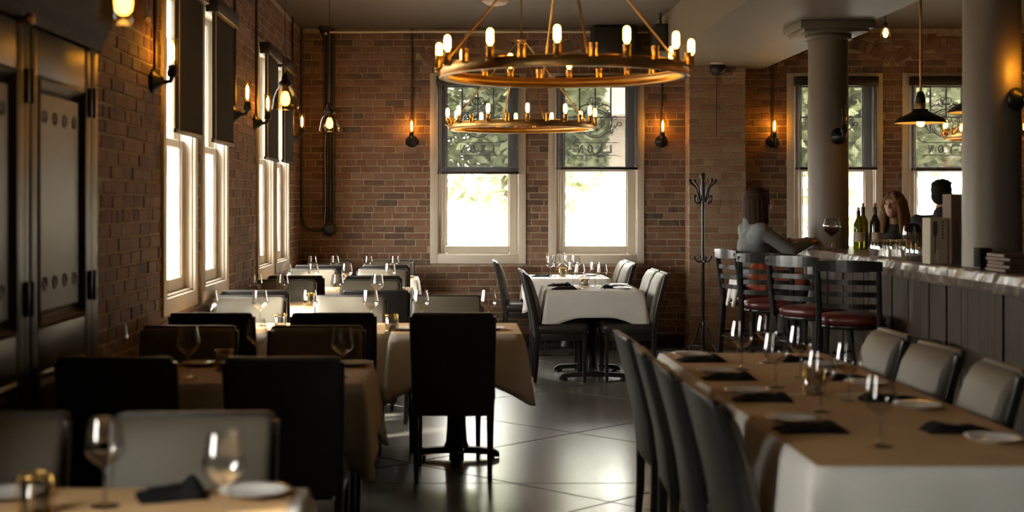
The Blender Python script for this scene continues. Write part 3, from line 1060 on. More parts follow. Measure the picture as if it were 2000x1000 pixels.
sc = thing('security_camera', 'small dark dome camera under the ceiling in the back left corner', 'camera', (-1.35, WALL_B - .16, CEIL))
MB().lathe([(.06, 0), (.06, -.03), (.05, -.04), (.001, -.04)], 20).build('mount', M['blackbox'], sc)
MB().sphere((0, 0, -.045), (.05, .05, .05), 16, 8).build('dome', M['darkmetal'], sc)
MB().lathe([(.001, -.05), (.014, -.05), (.014, -.03)], 12, axis='y', cz=-.075, cx=.015).build('lens', M['china'], sc)
sp = thing('wall_speaker', 'black box loudspeaker mounted high behind the nearest chandelier', 'speaker', (1.62, WALL_B - .012, 2.93))
mb = MB(); mb.rbox(-.225, .225, -.34, -.05, 0, .36, .015)
mb.build('cabinet', M['blackbox'], sp)
MB().rbox(-.21, .21, -.352, -.338, .015, .345, .006).build('grille', M['chairwood'], sp)
MB().rbox(-.05, .05, -.06, 0, .1, .26, .006).build('bracket', M['darkmetal'], sp)
s2 = thing('ceiling_speaker', 'narrow dark loudspeaker beside the beam near the ceiling', 'speaker', (1.955, 13.2, 2.93))
MB().rbox(-.06, .055, -.1, .1, 0, .26, .01).build('cabinet', M['blackbox'], s2)
MB().tube([(0, 0, .25), (0, 0, CEIL - 2.93 - .001)], .012, 8).build('bracket', M['darkmetal'], s2)
sd = thing('ceiling_disc', 'pale round fixture on the ceiling above the chandeliers', 'ceiling light', (.36, 12.4, CEIL))
MB().lathe([(.115, 0), (.115, -.015), (.09, -.035), (.04, -.048), (.001, -.05)], 28).build('cover', M['white'], sd)
MB().lathe([(.125, 0), (.125, -.012), (.11, -.012)], 28).build('rim', M['casing'], sd)
dl = thing('recessed_downlight', 'small round recessed light in the underside of the beam', 'ceiling light', (2.6, 13.78, BEAM_Z))
MB().lathe([(.065, 0), (.065, -.006), (.05, -.008), (.045, -.003), (.001, -.002)], 24).build('trim_ring', M['white'], dl)
ub = thing('uplight_bowl', 'brown bowl-shaped fixture under the beam on the pale brick pier', 'wall lamp', (2.66, PY - .085, BEAM_Z - .1))
MB().lathe([(.001, 0), (.05, .01), (.082, .045), (.088, .098), (.08, .098), (.07, .05), (.001, .02)], 24).build('bowl', M['darkwood'], ub)
MB().tube([(0, .06, .01), (0, .068, -.25), (0, .068, -.62)], .004, 6).build('cord', M['conduit'], ub)

# ------------------------------------------------------------------ furniture makers
def make_chair():
    """upholstered dining chair; sitter faces +y, origin on the floor under the seat"""
    c = thing('dining_chair', 'x', 'chair')
    def back_y(z):
        t = max(0, (z - .42) / .48)
        return -.195 - .105 * t ** 1.35
    for s in (-1, 1):                       # rear legs, running up as back posts
        pts = [(s * .195, -.215, 0), (s * .2, -.2, .2), (s * .203, -.195, .42), (s * .208, back_y(.6), .6), (s * .213, back_y(.75), .75), (s * .215, back_y(.885), .885)]
        rings = []
        for i, p in enumerate(pts):
            w = [.024, .03, .036, .034, .032, .03][i]
            rings.append([(p[0] + x, p[1] + y, p[2]) for x, y in rr(w, w + .006, .006, 2)])
        MB().loft(rings).build('leg', M['chairwood'], c)
        MB().loft([[(s * .197 + x, .195 + y, z) for x, y in rr(w, w, .006, 2)] for z, w in ((0, .026), (.2, .031), (.40, .038))]).build('leg', M['chairwood'], c)
    # dark outer back
    rings = []
    for z, w in ((.365, .40), (.40, .412), (.55, .42), (.7, .428), (.85, .436), (.89, .436), (.903, .428), (.907, .40)):
        rings.append([(x, back_y(z) - .012 + y, z) for x, y in rr(w, .024, .009, 2)])
    MB().loft(rings).build('back_panel', M['vinylblack'], c)
    # padded front that rolls over the top edge
    rings = []
    for z, w, t, o in ((.49, .37, .02, .01), (.50, .40, .05, .016), (.56, .418, .062, .022), (.70, .43, .066, .024), (.82, .435, .062, .02), (.868, .434, .05, .012), (.888, .42, .036, .006), (.894, .38, .02, .004)):
        rings.append([(x, back_y(z) + o + y, z + .006 * (1 - (x / .22) ** 2) * (z > .8)) for x, y in rr(w, t, min(t * .45, .022), 3)])
    MB().loft(rings).build('backrest', M['vinyltaupe'], c)
    rings = []
    for z, w, d in ((.405, .42, .42), (.415, .445, .44), (.445, .455, .452), (.468, .448, .445), (.482, .42, .42), (.487, .34, .34)):
        rings.append([(x, .012 + y, z) for x, y in rr(w, d, .045, 4)])
    MB().loft(rings).build('seat', M['vinylblack'], c)
    mb = MB()
    mb.rbox(-.18, .18, .182, .208, .345, .405, .004)
    mb.rbox(-.18, .18, -.208, -.182, .345, .405, .004)
    for s in (-1, 1):
        mb.rbox(s * .197 - .013, s * .197 + .013, -.18, .18, .345, .405, .004)
    mb.build('seat_rail', M['chairwood'], c)
    return c
def chair(x, y, rz, label, group):
    return place('chair', make_chair, (x, y, 0), rz + R(random.uniform(-1.5, 1.5)), label, group)

def make_table(w, d, bars, h=.75):
    t = thing('pedestal_table', 'x', 'table')
    MB().rbox(-w / 2 + .004, w / 2 - .004, -d / 2 + .004, d / 2 - .004, h - .032, h, .004).build('tabletop', M['chairwood'], t)
    MB().lathe([(.075, .065), (.062, .1), (.055, .2), (.055, h - .1), (.07, h - .06), (.18, h - .045), (.18, h - .032)], 24, cap=True).build('column', M['blackmetal'], t)
    def foot(a, b):
        a, b = Vector(a), Vector(b)
        dirv = (b - a).normalized()
        s = Vector((-dirv.y, dirv.x, 0))
        L = (b - a).length
        rings = []
        for q, zt, zb in ((0, .03, .008), (.025, .05, .012), (.06, .058, .022), (L * .3, .064, .03), (L * .5, .072, .032), (L * .7, .064, .03), (L - .06, .058, .022), (L - .025, .05, .012), (L, .03, .008)):
            p = a + dirv * q
            rings.append([tuple(p + s * .032 + Vector((0, 0, zb))), tuple(p - s * .032 + Vector((0, 0, zb))), tuple(p - s * .024 + Vector((0, 0, zt))), tuple(p + s * .024 + Vector((0, 0, zt)))])
        f = MB().loft(rings, True, False).build('foot', M['blackmetal'], t)
        for q in (.05, L - .05):
            p = a + dirv * q
            MB().lathe([(.02, 0), (.024, .004), (.02, .016)], 10, p.x, p.y, 0, cap=True).build('glide', M['blackmetal'], f)
    for a, b in bars:
        foot(a, b)
    if len(bars) == 2 and bars[0][0][1] != bars[1][0][1]:
        MB().rbox(-.035, .035, bars[0][0][1], bars[1][0][1], .03, .068, .008).build('crossbar', M['blackmetal'], t)
    return t

def cloth_mesh(w, d, L, seed, z=.7515, wave=1.0):
    """square cloth over a table: straight drops at the sides, pointed corners"""
    rnd = random.Random(seed)
    nx, ny, nl = 14, 14, 8
    xs = [-w / 2 - L + L * i / nl for i in range(nl)] + [-w / 2 + w * i / nx for i in range(nx + 1)] + [w / 2 + L * (i + 1) / nl for i in range(nl)]
    ys = [-d / 2 - L + L * i / nl for i in range(nl)] + [-d / 2 + d * i / ny for i in range(ny + 1)] + [d / 2 + L * (i + 1) / nl for i in range(nl)]
    ph = [rnd.uniform(0, 6.3) for _ in range(8)]
    am = [rnd.uniform(.5, 1.1) for _ in range(8)]
    vs = []
    for yv in ys:
        for xv in xs:
            a = max(0, abs(xv) - w / 2); b = max(0, abs(yv) - d / 2)
            sx, sy = math.copysign(1, xv), math.copysign(1, yv)
            if a == 0 and b == 0:
                vs.append((xv, yv, z)); continue
            rr_ = math.hypot(a, b)
            phi = math.atan2(b, a)
            ci = (0 if sx < 0 else 1) + (0 if sy < 0 else 2)
            bul = math.sin(2 * phi)
            f = rr_ / L
            if a == 0 or b == 0:
                along, size, o_ = (yv, d, a) if b == 0 else (xv, w, b)
                q = size / 2 - abs(along)                    # the hem sinks towards the corners
                fac = 1 + .42 * max(0, 1 - q / .27) ** 1.4
                wv = .014 * wave * f * math.sin(along / size * 9 + ph[ci]) * am[ci] + .006 * wave * f * math.sin(along / size * 23 + ph[ci + 4])
                out = .012 + o_ * (.10 + .10 * (fac - 1)) + wv * min(1, q / .12)
                if b == 0:
                    vs.append((sx * (w / 2 + out), yv, z - a * .985 * fac))
                else:
                    vs.append((xv, sy * (d / 2 + out), z - b * .985 * fac))
                continue
            m_ = max(a, b)
            k = .012 + m_ * (.142 + .10 * bul * am[ci])
            tw = .03 * math.sin(ph[ci]) * bul * f
            vs.append((sx * w / 2 + sx * (k * math.cos(phi) + tw * .5), sy * d / 2 + sy * (k * math.sin(phi) - tw * .5), z - m_ * .985 * (1.42 + .10 * bul)))
    n = len(xs)
    fs = [(j * n + i, j * n + i + 1, (j + 1) * n + i + 1, (j + 1) * n + i) for j in range(len(ys) - 1) for i in range(n - 1)]
    return MB().add(vs, fs, True)

def cloth(x, y, w, d, L, label, group, seed, m='warmlitlinen', wave=1.0):
    o = cloth_mesh(w, d, L, seed, wave=wave).build('tablecloth', M[m], None, (x, y, 0))
    s = o.modifiers.new('thickness', 'SOLIDIFY'); s.thickness = .0016; s.offset = 1
    return tag(o, label, 'tablecloth', group)

def paper(x, y, w, d, label, group, z=.7535):
    mb = MB()
    mb.rbox(-w / 2, w / 2, -d / 2, d / 2, 0, .0012, .0005, 1)
    return tag(mb.build('paper_cover', M['paper'], None, (x, y, z)), label, 'table paper', group)

GLASS_PROF = [(.001, .0), (.035, .0), (.0365, .0015), (.035, .003), (.02, .006), (.007, .011), (.0045, .02), (.0042, .06), (.0045, .088), (.010, .096), (.028, .108), (.043, .124), (.0485, .136), (.0475, .15), (.0435, .172), (.037, .212)]
def glass(x, y, label, z=.7555, group='stemmed wine glasses', s=1.0):
    def mk():
        o = MB().lathe(GLASS_PROF, 28).build('wine_glass', M['wineglass'])
        return tag(o, 'x', 'wine glass')
    o = place('glass', mk, (x, y, z), random.uniform(0, 6), label, group)
    o.scale = (s, s, s)
    return o

def make_votive():
    c = thing('votive_holder', 'x', 'candle holder')
    MB().lathe([(.001, .002), (.03, .002), (.033, .006), (.034, .075), (.0325, .075), (.0315, .01), (.001, .007)], 20).build('glass_cup', M['wineglass'], c)
    MB().lathe([(.001, .008), (.022, .008), (.022, .03), (.003, .031), (.001, .036)], 14).build('candle', M['wax'], c)
    for k in range(4):
        a = R(45 + 90 * k)
        x, y = .038 * math.cos(a), .038 * math.sin(a)
        MB().tube([(x * .5, y * .5, .0015), (x, y, .002), (x * 1.12, y * 1.12, .045), (x, y, .088), (x * .8, y * .8, .095), (x * .92, y * .92, .08)], .0022, 6).build('wire_leg', M['gold'], c)
    for z in (.002, .088):
        MB().tube([(.038 * math.cos(2 * PI * i / 24), .038 * math.sin(2 * PI * i / 24), z) for i in range(24)], .0018, 5, closed=True).build('wire_ring', M['gold'], c)
    return c
def votive(x, y, label, z=.7565):
    return place('votive', make_votive, (x, y, z), random.uniform(0, 1), label, 'gold wire candle holders')

def plate(x, y, label, z=.7555, s=1.0):
    def mk():
        o = MB().lathe([(.001, .0), (.05, .0), (.054, .004), (.075, .011), (.088, .015), (.089, .0165), (.075, .0135), (.054, .0075), (.048, .005), (.001, .0045)], 36).build('side_plate', M['china'])
        return tag(o, 'x', 'plate')
    o = place('plate', mk, (x, y, z), 0, label, 'white side plates')
    o.scale = (s, s, 1)
    return o

def napkin_mesh(seed, l=.22, w=.12, peak=.02):
    """folded napkin: a layered pad with one end lifted into a soft peak"""
    rnd = random.Random(seed)
    nx, ny = 16, 10
    p1, p2 = rnd.uniform(0, 6), rnd.uniform(0, 6)
    vs, fs = [], []
    for j in range(ny + 1):
        for i in range(nx + 1):
            u, v = i / nx * 2 - 1, j / ny * 2 - 1
            e = max(0, 1 - abs(u) ** 8) * max(0, 1 - abs(v) ** 6)
            top = .012 + peak * math.exp(-((u - .62) / .28) ** 2) * (1 - .5 * v * v) + .004 * math.sin(5 * u + p1) * math.cos(3 * v + p2)
            vs.append((u * l / 2 * (1 + .03 * math.sin(4 * v + p1)), v * w / 2 * (1 + .06 * math.sin(3 * u + p2)), e * top + .0005))
    n = nx + 1
    fs = [(j * n + i, j * n + i + 1, (j + 1) * n + i + 1, (j + 1) * n + i) for j in range(ny) for i in range(nx)]
    bot = [[(vs[i][0], vs[i][1], 0) for i in range(len(vs))]]
    rim = [i for i in range(n)] + [j * n + nx for j in range(1, ny + 1)] + [ny * n + i for i in range(nx - 1, -1, -1)] + [j * n for j in range(ny - 1, 0, -1)]
    mb = MB().add(vs, fs, True)
    mb.add([(vs[i][0], vs[i][1], 0) for i in rim] + [vs[i] for i in rim], [(k, (k + 1) % len(rim), len(rim) + (k + 1) % len(rim), len(rim) + k) for k in range(len(rim))])
    mb.add([(vs[i][0], vs[i][1], 0) for i in rim], [tuple(range(len(rim) - 1, -1, -1))])
    # second fold lying on top
    vs2 = [(x * .72 - .01, y * .55 + .012, min(z, .016) + .007 * (1 - abs(2 * x / l) ** 4)) for x, y, z in vs]
    mb.add(vs2, fs, True)
    return mb
def napkin(x, y, rz, label, seed, z=.7555, l=.22, w=.12, peak=.02):
    o = napkin_mesh(seed, l, w, peak).build('napkin', M['napkin'], None, (x, y, z), rz)
    return tag(o, label, 'napkin', 'black folded napkins')

# ------------------------------------------------------------------ tables along the left wall
LROW = [  # key, table centre y, depth, near chair back y, far chair back y, phrase
    ('A', 3.16, .74, None, 3.80, 'the nearest left table'),
    ('B', 5.93, .72, 5.19, 6.50, 'the second left table'),
    ('C', 8.06, .70, 7.29, 8.66, 'the third left table'),
    ('D', 9.90, .68, 9.20, 10.44, 'the fourth left table'),
    ('E', 11.72, .66, 11.05, 12.22, 'the fifth left table'),
    ('F', 13.55, .62, 12.98, 14.06, 'the farthest left table'),
]
LX, LWID = -.932, 1.11
for i, (k, yc, dp, nb, fb, ph) in enumerate(LROW):
    yb = dp / 2 - .06
    t = make_table(LWID, dp, [((-.0, -.30, 0), (-.0, .30, 0))])
    t.location = (LX, yc, 0)
    tag(t, 'black pedestal table under cloth: ' + ph, 'table', 'dining tables')
    cloth(LX, yc, LWID, dp, .255 if i < 4 else .24, 'white cloth tinted as if warmly lit, draped over ' + ph + ' by the wall', 'tablecloths', 11 + i)
    paper(LX - .006, yc, LWID - .035, dp - .012, 'brown paper sheet on ' + ph, 'brown table papers')
    for xi, xc in enumerate((-1.28, -.65)):
        side = ('wall side', 'aisle side')[xi]
        if nb is not None:
            dx = {('D', 0): -.06, ('D', 1): .12}.get((k, xi), 0)
            chair(xc + dx, nb + .30, 0, 'black chair seen from behind at %s, %s' % (ph, side), 'dining chairs along the left wall')
        dx = {('A', 1): -.06, ('B', 0): .03}.get((k, xi), 0)
        chair(xc + dx, fb - .30, PI, 'taupe-fronted chair facing the viewer across %s, %s' % (ph, side), 'dining chairs along the left wall')
# the square table that extends the third one into the aisle
t = make_table(.72, .70, [((-.25, -.0, 0), (.25, -.0, 0)), ((-.0, -.25, 0), (.0, .25, 0))])
t.location = (0.005, 8.06, 0)
tag(t, 'black cross-footed table under cloth joined to the third left table, in the aisle', 'table', 'dining tables')
cloth(0.005, 8.06, .735, .72, .262, 'white cloth tinted as if warmly lit, with a long pointed corner on the aisle table behind the lone black chair', 'tablecloths', 31)
paper(0.005, 8.06, .725, .705, 'brown paper sheet on the aisle table behind the lone black chair', 'brown table papers')
chair(-.01, 7.29 + .30, 0, 'black chair standing alone in the aisle with its back to the viewer', 'dining chairs along the left wall')
chair(-.06, 8.70 - .30, PI, 'taupe-fronted chair facing the viewer behind the lone black aisle chair', 'dining chairs along the left wall')

# things on the left tables
glass(-.84, 3.31, 'big blurred wine glass, left of the black napkin on the nearest left table')
glass(-.52, 3.10, 'big blurred wine glass between napkin and plate on the nearest left table')
plate(-.50, 3.44, 'white side plate at the right corner of the nearest left table')
plate(-1.10, 3.42, 'white side plate cut by the left edge of the picture')
napkin(-.705, 3.43, R(18), 'crumpled black napkin heaped on the nearest left table', 3, l=.17, w=.15, peak=.035)
votive(-.985, 3.24, 'gold wire candle holder at the lower left corner of the picture')
glass(-1.115, 5.77, 'wine glass between the two black chair backs on the second left table')
glass(-.472, 5.77, 'wine glass near the right corner of the second left table')
glass(-.885, 6.16, 'wine glass standing beyond the aisle-side chair back on the second left table')
glass(-1.44, 5.88, 'wine glass in the dark before the brick wall beside the wooden cabinet')
plate(-1.14, 6.2, 'side plate behind the left wine glass of the second left table')
plate(-.455, 6.2, 'side plate at the right corner of the second left table')
votive(-1.005, 6.0, 'dim candle holder on the second left table')
for x, l in ((-1.455, 'wine glass before the sill of the second left window'), (-1.16, 'wine glass before the pale wall-side chair front'), (-.865, 'wine glass left of centre on the third left table beside a candle holder'),
             (-.505, 'wine glass before the pale aisle-side chair front at the third left table'), (-.205, 'wine glass left of the lone aisle chair back'), (.195, 'wine glass at the right above the lone aisle chair back')):
    glass(x, 8.2, l + ' of the third table row' if len(l.split()) < 10 else l)
votive(-1.0, 7.9, 'gold candle holder on the bright gap of the third left table')
votive(-.365, 7.9, 'gold candle holder left of the lone black aisle chair')
for x, l in ((-1.45, 'by the wall'), (-1.26, 'second from the wall'), (-.86, 'third from the wall'), (-.57, 'nearest the aisle')):
    glass(x, 10.05, 'wine glass on the fourth left table, ' + l)
votive(-1.04, 9.8, 'gold candle holder on the fourth left table')
for x, l in ((-1.45, 'by the wall'), (-1.22, 'second from the wall'), (-.93, 'third from the wall'), (-.56, 'nearest the aisle')):
    glass(x, 11.85, 'wine glass on the fifth left table, ' + l)
for x, l in ((-1.41, 'by the wall'), (-1.19, 'second from the wall'), (-.86, 'third from the wall'), (-.6, 'nearest the aisle')):
    glass(x, 13.6, 'wine glass on the farthest left table, ' + l)
plate(-.5, 11.7, 'side plate on the aisle end of the fifth left table')
plate(-.48, 13.55, 'side plate on the aisle end of the farthest left table')
plate(.2, 7.95, 'side plate on the aisle table right of the lone chair')
plate(-.28, 7.93, 'side plate beside the candle holder left of the lone chair')

# ------------------------------------------------------------------ the two tables before the back windows
for nm, xc, yc, w, d, lab in (('G', 1.163, 11.93, .79, .86, 'white-clothed table in the middle'), ('H', 1.10, 13.78, .80, .80, 'white-clothed table under the windows')):
    t = make_table(w, d, [((-.29, -.31, 0), (.29, -.31, 0)), ((-.29, .31, 0), (.29, .31, 0))])
    t.location = (xc, yc, 0)
    tag(t, 'black pedestal table carrying the ' + lab, 'table', 'dining tables')
    cloth(xc, yc, w, d, .22, 'white cloth on the ' + ('middle table with four chairs' if nm == 'G' else 'small table right under the back windows'), 'tablecloths', 41 if nm == 'G' else 47, 'linen', .6)
for y, a in ((11.66, 'nearer'), (12.17, 'farther')):
    chair(.875, y, -PI / 2, '%s left chair at the middle white table, seat under the cloth' % a, 'chairs at the middle tables')
    chair(1.45, y, PI / 2, '%s right chair at the middle white table' % a, 'chairs at the middle tables')
chair(.70, 14.0, -PI / 2, 'left chair at the small table under the back windows', 'chairs at the middle tables')
chair(1.42, 13.55, PI / 2, 'nearer right chair at the small table under the back windows', 'chairs at the middle tables')
chair(1.42, 14.08, PI / 2, 'farther right chair at the small table under the back windows', 'chairs at the middle tables')
for x, y, l in ((1.05, 11.72, 'near left'), (1.24, 11.72, 'near right'), (1.03, 12.15, 'far left'), (1.225, 12.15, 'far right')):
    glass(x, y, 'wine glass on the middle white table, %s of its four' % l)
for x, y, l in ((.935, 13.65, 'leftmost'), (1.0, 13.75, 'second from the left'), (1.125, 13.8, 'third from the left'), (1.19, 13.7, 'rightmost')):
    glass(x, y, 'wine glass on the small table under the windows, ' + l)
votive(1.12, 11.98, 'candle holder in the centre of the middle white table')
votive(1.06, 13.7, 'candle holder on the small table under the windows')
plate(1.44, 12.2, 'farther side plate on the middle white table')
plate(1.42, 11.72, 'nearer side plate on the middle white table')
napkin(.92, 11.72, R(4), 'nearer black napkin at the left of the middle white table', 5)
napkin(.92, 12.2, R(-4), 'farther black napkin at the left of the middle white table', 6)
napkin(1.36, 11.88, R(184), 'black napkin before the right chairs of the middle white table', 7)
napkin(.86, 13.75, R(4), 'black napkin on the small table under the windows', 8)
plate(1.36, 13.9, 'side plate on the small table under the windows')

# ------------------------------------------------------------------ the long table at the right
RX, RW = 1.39, .80
for i, (y0, y1, nm) in enumerate(((3.82, 5.26, 'nearer'), (5.28, 6.72, 'farther'))):
    yc, dp = (y0 + y1) / 2, y1 - y0
    t = make_table(RW, dp, [((-.27, -.38, 0), (.27, -.38, 0)), ((-.27, .36, 0), (.27, .36, 0))])
    t.location = (RX, yc, 0)
    tag(t, 'black table under white cloth, %s half of the long right table' % nm, 'table', 'dining tables')
    cloth(RX, yc, RW, dp, .258, 'white cloth over the %s half of the long right table' % nm, 'tablecloths', 61 + i, 'linen', 1.2)
    paper(RX + .004 * i, yc, RW - .02, dp - .006, 'brown paper sheet on the %s half of the long right table' % nm, 'brown table papers')
ords = ['nearest', 'second nearest', 'third nearest', 'farthest']
for k, y in enumerate((4.28, 4.90, 5.50, 6.10)):
    chair(1.045 + (.015 if k == 0 else 0), y, -PI / 2 + R((3, 0, -2, 2)[k]), '%s chair on the left side of the long right table' % ords[k], 'chairs at the long right table')
for k, y in enumerate((4.98, 5.60, 6.22)):
    chair(1.66, y, PI / 2 + R((-4, 2, 0)[k]), '%s chair on the bar side of the long right table' % ('nearest', 'middle', 'farthest')[k], 'chairs at the long right table')
for k, y in enumerate((4.41, 5.10, 5.72, 6.37)):
    napkin(1.13, y, R((2, -3, 1, 3)[k]), '%s black napkin on the left side of the long right table' % ords[k], 20 + k)
    napkin(1.60, y, R(180 + (4, -3, 1, 3)[k]), '%s black napkin on the bar side of the long right table' % ords[k], 30 + k)
    plate(1.12, y + .20, '%s side plate on the left side of the long right table' % ords[k])
    plate(1.645, y - .19, '%s side plate on the bar side of the long right table' % ords[k])
for x, y, l in ((1.25, 6.04, 'leftmost wine glass on the long right table, standing apart'), (1.262, 5.45, 'left-row wine glass at the middle of the long right table'), (1.44, 5.77, 'bar-side wine glass second from the far end of the long right table'),
                (1.42, 6.30, 'farthest bar-side wine glass on the long right table'), (1.275, 4.82, 'left-row wine glass second nearest on the long right table'), (1.448, 5.09, 'bar-side wine glass second nearest on the long right table'), (1.27, 4.13, 'nearest wine glass on the long right table')):
    glass(x, y, l)
votive(1.36, 5.25, 'candle holder on the long right table amid the glasses')

# ------------------------------------------------------------------ tall wooden cabinet on the left wall
CB_X = -1.53
cab = thing('wooden_cabinet', 'tall dark wooden cabinet with perforated door panels at the left edge', 'cabinet', (CB_X, 0, 0))
Y0, Y1, CT = 3.1, 5.93, 2.19
MB().rbox(WALL_L + .014 - CB_X, -.045, Y0, Y1, 0, CT, .004).build('body', M['darkwood'], cab)
mb = MB()                                         # stiles between and beside the doors
for a, b in ((Y0, Y0 + .10), (4.02, 4.10), (4.90, 4.98), (Y1 - .14, Y1)):
    mb.rbox(-.045, -.004, a, b, 0, CT, .004)
mb.build('stiles', M['darkwood'], cab)
prof = [(-.09, CT - .06), (.004, CT - .06), (.012, CT - .02), (.03, CT + .01), (.045, CT + .07), (.075, CT + .13), (.085, CT + .2), (-.09, CT + .2)]
rings = [[(x, y, z) for x, z in prof] for y in (Y0, Y1 + .03)]
MB().loft(rings, True, False).build('crown', M['cornicewood'], cab)
def cab_door(a, b):
    st = .085
    mb = MB()
    z0, z1 = .10, CT - .07
    mb.rbox(-.044, .0, a, a + st, z0, z1, .004)
    mb.rbox(-.044, .0, b - st, b, z0, z1, .004)
    for za, zb in ((z0, z0 + .12), (.86, 1.02), (z1 - .17, z1)):
        mb.rbox(-.044, .0, a + st, b - st, za, zb, .004)
    fr = mb.build('door', M['darkwood'], cab)
    for za, zb, holes in ((1.02, z1 - .17, True), (z0 + .12, .86, False)):
        # sloped moulding round the panel
        ya, yb = a + st, b - st
        m2 = MB()
        o4 = [(0.0, ya, za), (0.0, yb, za), (0.0, yb, zb), (0.0, ya, zb)]
        i1 = [(.006, ya + .012, za + .012), (.006, yb - .012, za + .012), (.006, yb - .012, zb - .012), (.006, ya + .012, zb - .012)]
        i2 = [(-.03, ya + .04, za + .045), (-.03, yb - .04, za + .045), (-.03, yb - .04, zb - .045), (-.03, ya + .04, zb - .045)]
        m2.loft([o4, i1, i2], False, False)
        m2.build('moulding', M['darkwood'], fr)
        p = MB()
        pa, pb, qa, qb = ya + .055, yb - .055, za + .06, zb - .06
        p.loft([[(-.032, ya + .035, za + .04), (-.032, yb - .035, za + .04), (-.032, yb - .035, zb - .04), (-.032, ya + .035, zb - .04)],
                [(-.012, pa, qa), (-.012, pb, qa), (-.012, pb, qb), (-.012, pa, qb)]], True, False)
        p.build('panel', M['darkwood'], fr)
        if holes:
            for zz in (qb - .085, qa + .10):
                for k in range(4):
                    yy = pa + (pb - pa) * (k + .5) / 4
                    MB().lathe([(.001, .0012), (.021, .0012), (.0225, .003), (.0255, .004), (.027, .0)], 16, cx=-.0125, cy=yy, cz=zz, axis='x').build('vent_hole', M['blackbox'], fr)
    return fr
cab_door(3.2, 4.02)
d2 = cab_door(4.10, 4.90)
d3 = cab_door(4.98, Y1 - .14)
for d, y in ((d3, Y1 - .14), (d2, 4.94)):
    for z in (.62, 1.14, 1.90):
        MB().rbox(-.002, .014, y - .035, y + .03, z - .06, z + .06, .003).tube([(.016, y, z - .062), (.016, y, z + .062)], .008, 8).build('hinge', M['blackmetal'], d)
MB().lathe([(.001, .05), (.018, .046), (.024, .032), (.014, .016), (.012, .0)], 16, cx=.0, cy=4.86, cz=2.13, axis='x').build('knob', M['brass'], d2)

# ------------------------------------------------------------------ bar
BAR_X, BAR_TOP, BAR_Y0, BAR_Y1 = 2.69, 1.134, 3.2, 11.15
bar = thing('bar_cabinet', 'long bar clad in weathered vertical planks under the granite top', 'bar', (2.78, 0, 0))
MB().box(.03, .52, BAR_Y0, BAR_Y1 - .12, 0, BAR_TOP - .104).build('body', M['darkwood'], bar)
y = BAR_Y0
rnd = random.Random(5)
while y < BAR_Y1 - .14:
    w = rnd.choice((.09, .115, .14, .17))
    w = min(w, BAR_Y1 - .12 - y)
    if w > .02:
        p = rnd.uniform(0, .012)
        MB().rbox(-p, .031, y + .002, y + w - .002, .09, BAR_TOP - .104, .003, 1).build('plank', M['plank'], bar)
    y += w
x = .03
while x < .5:
    MB().rbox(x + .002, x + .138, BAR_Y1 - .121, BAR_Y1 - .092 + rnd.uniform(0, .01), .09, BAR_TOP - .104, .003, 1).build('plank', M['plank'], bar)
    x += .14
MB().rbox(-.002, .04, BAR_Y0, BAR_Y1 - .1, 0, .09, .004).build('kick_board', M['chairwood'], bar)
# granite top, chiselled edge
rings = []
rnd = random.Random(9)
ny = 150
def ring_at(y):
    e = [rnd.uniform(-.006, .006) for _ in range(3)]
    return [(BAR_X + .006, y, BAR_TOP), (BAR_X - .002 + e[0], y, BAR_TOP - .01), (BAR_X - .006 + e[1], y, BAR_TOP - .05), (BAR_X + .004 + e[2], y, BAR_TOP - .09), (BAR_X + .012, y, BAR_TOP - .104), (3.34, y, BAR_TOP - .104), (3.34, y, BAR_TOP)]
for k in range(ny + 1):
    rings.append(ring_at(BAR_Y0 - .05 + (BAR_Y1 - BAR_Y0 + .05) * k / ny))
gt = MB().loft(rings, True, False).build('granite_countertop', M['granite'])
tag(gt, 'thick granite bar top with a rough chiselled edge', 'countertop')

